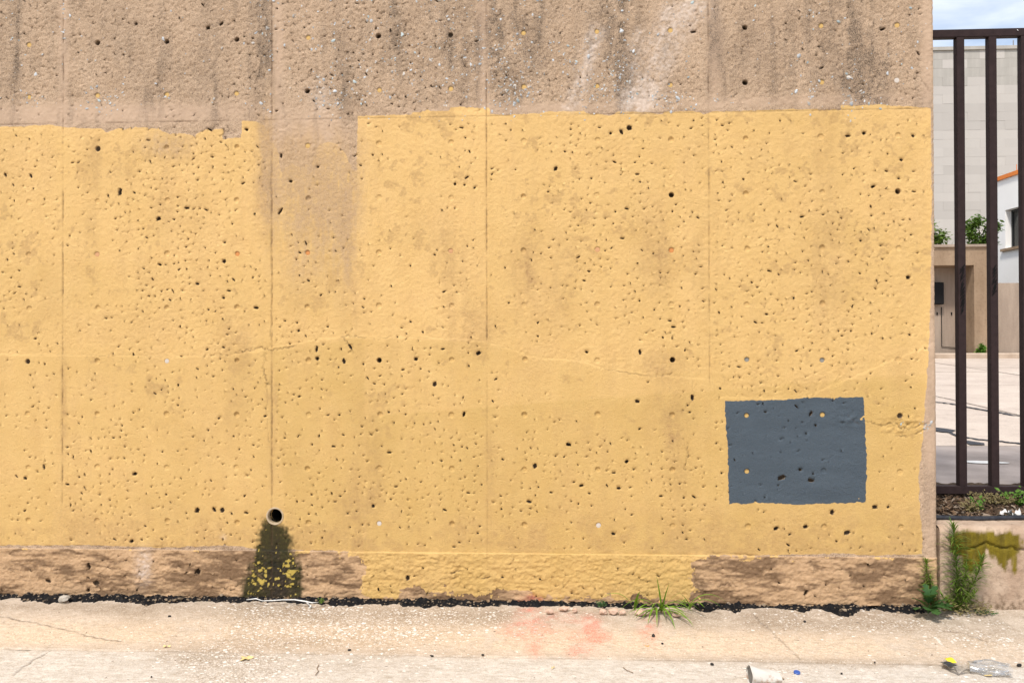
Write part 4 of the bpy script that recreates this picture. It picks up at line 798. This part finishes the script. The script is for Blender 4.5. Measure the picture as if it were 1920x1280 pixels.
def lobed(L):
    half = [(0, 0), (.12, .06), (.22, .3), (.30, .12), (.42, .42), (.50, .16), (.62, .40), (.70, .14), (.82, .24), (1, 0)]
    mb = MB(); n = len(half); mb.add([(x*L, 0, .10*L*math.sin(x*3)) for x, y in half]+[(x*L+.06*L*(y > .2), y*L*.8, .10*L*math.sin(x*3)+.10*L*y) for x, y in half]+[(x*L+.06*L*(y > .2), -y*L*.8, .10*L*math.sin(x*3)+.10*L*y) for x, y in half],
           [(i, i+1, n+i+1, n+i) for i in range(n-1)]+[(i+1, i, 2*n+i, 2*n+i+1) for i in range(n-1)]); return mb.mesh('leaf', True)
lm = lobed(1.0); lm.materials.append(M_DKLEAF)
lp = thing('lobed_weed', 'low dark green weed with lobed leaves at the right foot of the wall', 'weed', G(1740, 1149, .01))
part('stem', MB().tube([(0, 0, 0), (.005, -.005, .05)], .004, 6), M_DKLEAF, lp)
for (ang, el, L, pz) in ((190, .5, .09, .03), (165, .9, .085, .05), (215, .15, .10, .02), (240, .25, .10, .02), (265, .1, .11, .02), (290, .3, .09, .03), (315, .2, .10, .02), (340, .5, .09, .03), (20, 1.0, .09, .05), (100, 1.2, .08, .06), (275, .9, .07, .05), (0, .15, .11, .02), (230, .8, .07, .05), (325, .9, .07, .05)):
    o = link('leaf', lm, None, lp); o.location = (0, -.005, pz); o.rotation_euler = (random.uniform(-.3, .3), -el, R(ang)); o.scale = (L*1.2, L*1.2, L*1.2)
# plants of the planter bed
def sprig(name, label, base, n, r, h, leafr, mat, smat=None):
    th = thing(name, label, 'plant', base); st = MB(); lf = MB()
    for k in range(n):
        tip = Vector((random.gauss(0, r), random.gauss(0, r*.6), h*random.uniform(.5, 1))); st.tube([(0, 0, 0), tip*.5+Vector((0, 0, h*.1)), tip], [.003, .002, .001], 5)
        for q in range(6):
            s_ = random.uniform(.35, 1.05); p = tip*s_+Vector((random.gauss(0, .012), random.gauss(0, .012), random.gauss(0, .008)))
            t_ = Vector((random.gauss(0, .5), -.6+random.gauss(0, .4), .8)).normalized(); a = t_.cross(Vector((random.uniform(-1, 1), .3, .3))).normalized(); b_ = t_.cross(a); L = leafr*random.uniform(.6, 1.2)
            lf.add([p-a*L, p-b_*L*.6, p+a*L, p+b_*L*.6, p-t_*L*.2], [(0, 1, 4), (1, 2, 4), (2, 3, 4), (3, 0, 4)])
    part('stem', st, smat or mat, th, True); o = part('foliage', lf, mat, th); o['kind'] = 'stuff'
def bed(u, v, y): p = W(u, v, y); return (p[0], y, float(SOILZ(p[0], y)))
sprig('vine_plant', 'bright leafy vine climbing at the right end of the fence bottom rail', bed(1912, 938, .5), 9, .05, .13, .016, M_BRIGHT)
sprig('seedling', 'small green seedling among dry stalks in the planter below the first bar', bed(1834, 945, .42), 6, .035, .09, .014, M_BRIGHT)
sprig('dry_shrublet', 'dark dry tuft in the planter below the fence', bed(1820, 948, .4), 14, .05, .08, .010, M_DRY)
sprig('dry_shrublet', 'brown dry twiggy clump in the planter below the second bar', bed(1858, 938, .5), 22, .06, .09, .008, M_BARKD if 'M_BARKD' in globals() else M_DRY)
sprig('dry_shrublet', 'brown dry clump in the planter left of the bright vine', bed(1885, 940, .5), 16, .04, .07, .008, M_DRY)
rosette('moss_clump', 'bright moss clump behind the black hose', bed(1808, 962, .24), 260, .07, M_MOSS, 'moss', .008, .03)
rosette('creeping_plant', 'small creeping green plant by the white rag', bed(1905, 955, .3), 90, .07, M_DKLEAF, 'plant', .010, .03)
t = NT('dirty_plastic'); M_RAG = t.done(t.mix(t.rng(t.noise(30, 4), .4, .7), (.75, .74, .73), (.5, .49, .47)), .5, .4, t.noise(60, 3), .004)
c = bed(1893, 949, .3); mb = MB(); nx_, ny_ = 22, 8
vs = [(-.045+.11*i/(nx_-1), -.02+.04*j/(ny_-1)+.01*math.sin(i*.7), .008+.05*float(vnoise(i*.33, j*.6, 5))*(.3+abs(math.sin(i*.22)))-.01*(i/nx_)) for j in range(ny_) for i in range(nx_)]
mb.add(vs, [(j*nx_+i, j*nx_+i+1, (j+1)*nx_+i+1, (j+1)*nx_+i) for j in range(ny_-1) for i in range(nx_-1)])
solo('plastic_scrap', mb, M_RAG, 'crumpled white plastic scrap lying in the planter below the fence', 'litter', (c[0], c[1], c[2]+.02), True)
# shrubs of the terrace and weeds along the far kerb
def shrub(name, label, u0, u1, v0, v1, y, n, leafr, mat, cat='shrub'):
    a, b = W(u0, v1, y), W(u1, v0, y); cx = (a[0]+b[0])/2; wx = (b[0]-a[0])/2; h = b[2]-a[2]
    th = thing(name, label, cat, (cx, y, a[2])); st = MB(); lf = MB(); cl = []
    for k in range(9):
        c = Vector((random.uniform(-.75, .75)*wx, random.uniform(-.6, .6)*wx, random.uniform(.12, .86)*h)); cl.append(c); st.tube([(0, 0, 0), c*.5+Vector((0, 0, .1*h)), c], [.02, .014, .006], 5)
    for k in range(n):
        c = random.choice(cl); p = c+Vector((random.gauss(0, .2*wx), random.gauss(0, .2*wx), random.gauss(0, .1*h)))
        if p.z < 0: continue
        t_ = Vector((random.gauss(0, .6), random.gauss(-.3, .6), 1)).normalized(); a_ = t_.cross(Vector((random.uniform(-1, 1), random.uniform(-1, 1), .2))).normalized(); b_ = t_.cross(a_); L = leafr*random.uniform(.6, 1.3)
        lf.add([p-a_*L, p-b_*L*.5, p+a_*L, p+b_*L*.5], [(0, 1, 2), (0, 2, 3)])
    part('trunk', st, M_DRY, th); o = part('crown', lf, mat, th); o['kind'] = 'stuff'
shrub('shrub', 'green shrub on the terrace wall beside the end of the yellow wall', 1715, 1768, 395, 468, 16.2, 1500, .055, M_SHRUB)
shrub('shrub', 'green shrub on the terrace wall between the first two fence bars', 1808, 1872, 408, 468, 16.2, 1900, .055, M_SHRUB)
th = thing('tall_grass', 'thin tall grass stems on the terrace wall right of the left shrub', 'grass', tuple(W(1776, 464, 16)))
for k in range(9):
    vs, fs = blade((random.uniform(-.22, .22), 0, 1), (random.uniform(-1, 1), -.2, 0), random.uniform(.12, .32), .008, .6, 3.0, 5); part('blade', MB().add([(x, y, z-1) for x, y, z in vs], fs), M_WEED, th)
shrub('green_bush', 'bright green bush at the foot of the brown terrace wall', 1832, 1856, 640, 676, 14.98, 900, .04, M_BRIGHT, 'bush')
for u0, u1, v0, lab in ((1868, 1882, 660, 'small weed on the far kerb right of the second fence bar'), (1893, 1913, 664, 'low weed at the foot of the pale low wall by the right edge'), (1772, 1792, 667, 'thin weed at the foot of the recessed doorway'), (1815, 1830, 669, 'low weed at the foot of the doorway jamb')):
    shrub('kerb_weed', lab, u0, u1, v0, 677, 14.97, 160, .03, M_BRIGHT, 'weed')

# ============================================================ SMALL THINGS ON THE PAVEMENT
M_PINK = simple('pinkish_stone', (.50, .34, .25), (.60, .43, .33), 40, .85, .2, .003); M_GREYST = simple('grey_stone', (.36, .33, .28), (.46, .42, .36), 40, .85, .2, .003); M_BLK = simple('black_lump', (.012, .012, .013), (.03, .028, .026), 50, .7, .3, .004)
def stone_at(u, v, du, dv, mat, label, cat='stone', z=.015, group=None, name='stone'):
    c = G(u, v, z); rx = du/2/385; rz = dv/2/360
    mb = MB().stone((0, 0, 0), 1, (rx, max(rx*.6, rz), rz*.95), 1, .2, Matrix.Rotation(random.uniform(-.2, .2), 3, 'Y'))
    solo(name, mb, mat, label, cat, (c[0], c[1], c[2]+rz*.2), group=group)
stone_at(120, 1123, 24, 14, M_GREYST, 'pale grey stone stuck in the tar joint near the left edge', z=.02)
for u, v, a, b, l in ((1030, 1146, 17, 10, 'roundish pink stone left of the slanting shard at the tar joint'), (1057, 1141, 22, 9, 'slanting pink stone shard on the tar joint'), (1078, 1144, 11, 9, 'small pink stone right of the slanting shard'), (1131, 1147, 18, 11, 'first pale stone of the row under the dark seedling'), (1150, 1147, 20, 13, 'largest pale stone of the row under the dark seedling'), (1167, 1148, 14, 9, 'small pale stone at the right end of the row'), (1201, 1149, 24, 11, 'flat pale stone just left of the grass tuft'), (1268, 1152, 20, 8, 'flat pale stone just right of the grass tuft')):
    stone_at(u, v, a, b, M_PINK, l)
for u, v, a, b, l in ((318, 1155, 9, 6, 'black lump on the pavement left of the drain stain'), (1225, 1192, 9, 10, 'black lump below the grass tuft'), (1242, 1206, 6, 5, 'dark brown crumb below and right of the black lump under the grass'), (1335, 1245, 8, 7, 'dark crumb on the road joint above the cup'), (1509, 1165, 8, 6, 'black crumb under the tar drip'), (810, 1229, 10, 4, 'flat black crumb on the road joint'), (284, 1268, 4, 4, 'tiny black crumb near the lower left'), (1640, 1241, 5, 3, 'tiny dark crumb left of the plastic lid'), (1827, 1241, 11, 7, 'dark crumb between the plastic lid and the plastic box'), (1911, 1247, 12, 7, 'dark crumb at the right edge of the road'), (1578, 1262, 6, 4, 'green black crumb right of the blue cap'), (655, 1218, 8, 5, 'dark crumb on the road joint left of centre'), (905, 1227, 8, 4, 'dark crumb on the road joint at the centre')):
    stone_at(u, v, a*.75, b*.75, M_BLK, l, 'crumb', .003, name='tar_crumb')
M_LEAF = simple('yellow_leaf', (.60, .44, .18), (.68, .55, .28), 60, .7, .3)
def leaf_at(u, v, L, ang, label, lobes=0, mat=M_LEAF):
    c = G(u, v); n = 20; vs = [(0, 0, .004)]
    for k in range(n):
        a = k*2*math.pi/n; r = L*(1+.35*math.cos(a*5))*.8 if lobes else L*(.45+.55*abs(math.cos(a)))
        vs.append((r*math.cos(a), r*math.sin(a)*(1 if lobes else .6), .003+.004*math.sin(a*3)))
    o = solo('fallen_leaf', MB().add(vs, [(0, 1+k, 1+(k+1) % n) for k in range(n)]), mat, label, 'leaf', (c[0], c[1], .004)); o.rotation_euler.z = ang
leaf_at(462, 1235, .032, .3, 'pale yellow lobed leaf on the road below the drain stain', 1)
leaf_at(313, 1213, .018, .1, 'flat yellow leaf scrap lying on the road joint'); leaf_at(1037, 1253, .010, .8, 'small round yellow leaf on the road at the centre'); leaf_at(1213, 1211, .010, 0, 'small orange leaf below the grass tuft', 0, simple('orange_leaf', (.6, .3, .06), (.7, .38, .1), 40, .7))
M_TWIG = simple('twig', (.16, .11, .07), (.28, .2, .13), 40, .9)
def twig(L, label, r=.0018):
    mb = MB().tube([G(u, v, .005) for u, v in L], [r]*len(L), 5); solo('twig', mb, M_TWIG, label, 'twig')
twig([(598, 1245), (594, 1252), (597, 1257), (591, 1265)], 'short bent dark twig on the road left of centre'); twig([(1168, 1250), (1176, 1256), (1187, 1260)], 'pale thin twig on the road right of centre'); twig([(1462, 1270), (1470, 1272)], 'reddish bit of twig right of the cup', .003)
# crushed paper cup
M_CUP = NT('cup_paper'); t = M_CUP; M_CUP = t.done(t.mix(t.rng(t.noise(22, 4, .6), .55, .68), (.56, .53, .48), (.36, .23, .15)), .55, .3, t.noise(30, 3), .003)
M_LID = simple('cup_base', (.10, .10, .09), (.2, .19, .18), 30, .6, .3)
cb = G(1406, 1283); cup = thing('crushed_cup', 'crushed white cup lying on the road at the lower edge', 'cup', (cb[0], cb[1], 0)); n = 26; rows_ = 9; vs = []
for i in range(rows_):
    s_ = i/(rows_-1)
    for k in range(n):
        a = 2*math.pi*k/n; r = (.042-.010*s_)*(1+.10*math.sin(3*a+s_*5)*s_+.06*math.sin(5*a-s_*7)); sq = 1-.35*s_
        vs.append((.13*s_, r*math.cos(a), .041-.012*s_+r*sq*math.sin(a)))
mb = MB().add(vs, [(i*n+k, i*n+(k+1) % n, (i+1)*n+(k+1) % n, (i+1)*n+k) for i in range(rows_-1) for k in range(n)]); part('cup_side', mb, M_CUP, cup, True)
part('cup_base', MB().add([(.006, 0, .041)]+[(.004, .9*p[1], .041+.9*(p[2]-.041)) for p in vs[:n]], [(0, 1+(k+1) % n, 1+k) for k in range(n)]), M_LID, cup)
part('cup_rim', MB().tube([(0, p[1], p[2]) for p in vs[:n]]+[(0, vs[0][1], vs[0][2])], .0022, 6), M_CUP, cup, True); cup.rotation_euler.z = R(6)
# blue bottle cap
cc = G(1494, 1262); M_BLUE = simple('blue_plastic', (.02, .07, .30), (.05, .12, .4), 30, .4, .5)
mb = MB(); n = 18; mb.add([(.014*math.cos(k*6.2832/n)*(1+.04*(k % 2)), .014*math.sin(k*6.2832/n)*(1+.04*(k % 2)), z) for z in (0, .009) for k in range(n)]+[(.0125*math.cos(k*6.2832/n), .0125*math.sin(k*6.2832/n), .0105) for k in range(n)]+[(0, 0, .0105)],
       [(k, (k+1) % n, n+(k+1) % n, n+k) for k in range(n)]+[(n+k, n+(k+1) % n, 2*n+(k+1) % n, 2*n+k) for k in range(n)]+[(2*n+k, 2*n+(k+1) % n, 3*n) for k in range(n)])
o = solo('bottle_cap', mb, M_BLUE, 'blue plastic bottle cap on the road right of the crushed cup', 'bottle cap', (cc[0], cc[1], .0)); o.rotation_euler.x = .2
# clear plastic packaging
t = NT('clear_plastic'); gl = t.n('ShaderNodeBsdfGlossy', {'Roughness': .12, 'Color': (.9, .9, .9)}); trn = t.n('ShaderNodeBsdfTransparent', {'Color': (.86, .86, .85)}); fr = t.n('ShaderNodeFresnel', {'IOR': 1.5}); bmp = t.n('ShaderNodeBump', {'Height': t.noise(60, 3), 'Distance': .003}); t.set(gl.inputs['Normal'], bmp.outputs[0])
df = t.n('ShaderNodeBsdfDiffuse', {'Color': (.7, .68, .65)}); m1 = t.n('ShaderNodeMixShader', {0: .18, 1: trn.outputs[0], 2: df.outputs[0]}); m2 = t.n('ShaderNodeMixShader', {0: t.math('ADD', fr.outputs[0], .06), 1: m1.outputs[0], 2: gl.outputs[0]}); t.t.links.new(m2.outputs[0], t.out.inputs['Surface']); M_CLEAR = t.m
M_YEL = simple('yellow_print', (.75, .55, .02), (.8, .62, .04), 20, .5, .4); M_INK = simple('black_print', (.02, .02, .02), (.07, .07, .07), 30, .5, .3)
def sheet(P, hts, nx=14, ny=8):
    a, b, c_, d_ = [np.array(p) for p in P]; vs = []
    for j in range(ny):
        for i in range(nx):
            s_, q = i/(nx-1), j/(ny-1); p = (a*(1-s_)+b*s_)*(1-q)+(d_*(1-s_)+c_*s_)*q; vs.append((p[0], p[1], .003+hts(s_, q)))
    return MB().add(vs, [(j*nx+i, j*nx+i+1, (j+1)*nx+i+1, (j+1)*nx+i) for j in range(ny-1) for i in range(nx-1)])
o0 = G(1790, 1254)
pk = thing('clear_packet', 'flat clear plastic lid with yellow and black label on the road', 'litter', (o0[0], o0[1], 0))
def rp(u, v): p = G(u, v)-o0; return (p[0], p[1])
part('clear_sheet', sheet([rp(1765, 1254), rp(1797, 1268), rp(1824, 1262), rp(1778, 1237)], lambda s, q: .012*abs(math.sin(s*6+q*4))+.016*(s in (0, 1) or q in (0, 1))), M_CLEAR, pk, True)
part('yellow_label', sheet([rp(1768, 1243), rp(1780, 1250), rp(1794, 1249), rp(1781, 1240)], lambda s, q: .019+.005*math.sin(s*4)), M_YEL, pk); part('black_label', sheet([rp(1758, 1249), rp(1782, 1256), rp(1796, 1252), rp(1772, 1247)], lambda s, q: .016+.004*math.sin(s*5)), M_INK, pk)
o1 = G(1855, 1262); pb = thing('plastic_box', 'crumpled clear plastic box on the road at the lower right corner', 'litter', (o1[0], o1[1], 0))
mb = MB(); n = 22; L_ = 8; vs = []
for i in range(L_):
    s_ = i/(L_-1)
    for k in range(n):
        a = 2*math.pi*k/n; sq = (abs(math.cos(a))**4+abs(math.sin(a))**4)**-.25; f_ = 1+.14*math.sin(a*4+s_*9)+.08*math.sin(a*7-s_*6)
        vs.append((-.085+.17*s_, .034*sq*f_*math.cos(a)*(.8+.3*math.sin(s_*3)), .026+.024*sq*f_*math.sin(a)*(.7+.4*math.sin(s_*3))))
mb.add(vs, [(i*n+k, i*n+(k+1) % n, (i+1)*n+(k+1) % n, (i+1)*n+k) for i in range(L_-1) for k in range(n)]+[tuple(range(n))]); part('clear_box', mb, M_CLEAR, pb); pb.rotation_euler.z = R(-12)
part('paper_scrap', sheet([(-.03, -.04), (.0, -.045), (.0, -.03), (-.03, -.028)], lambda s, q: .006*s), M_LEAF, pb)
print('pits', ns, nl, 'tris', sum(len(o.data.loop_triangles) or sum(len(p.vertices)-2 for p in o.data.polygons) for o in bpy.data.objects if o.type == 'MESH' and len(o.data.polygons) < 3000))
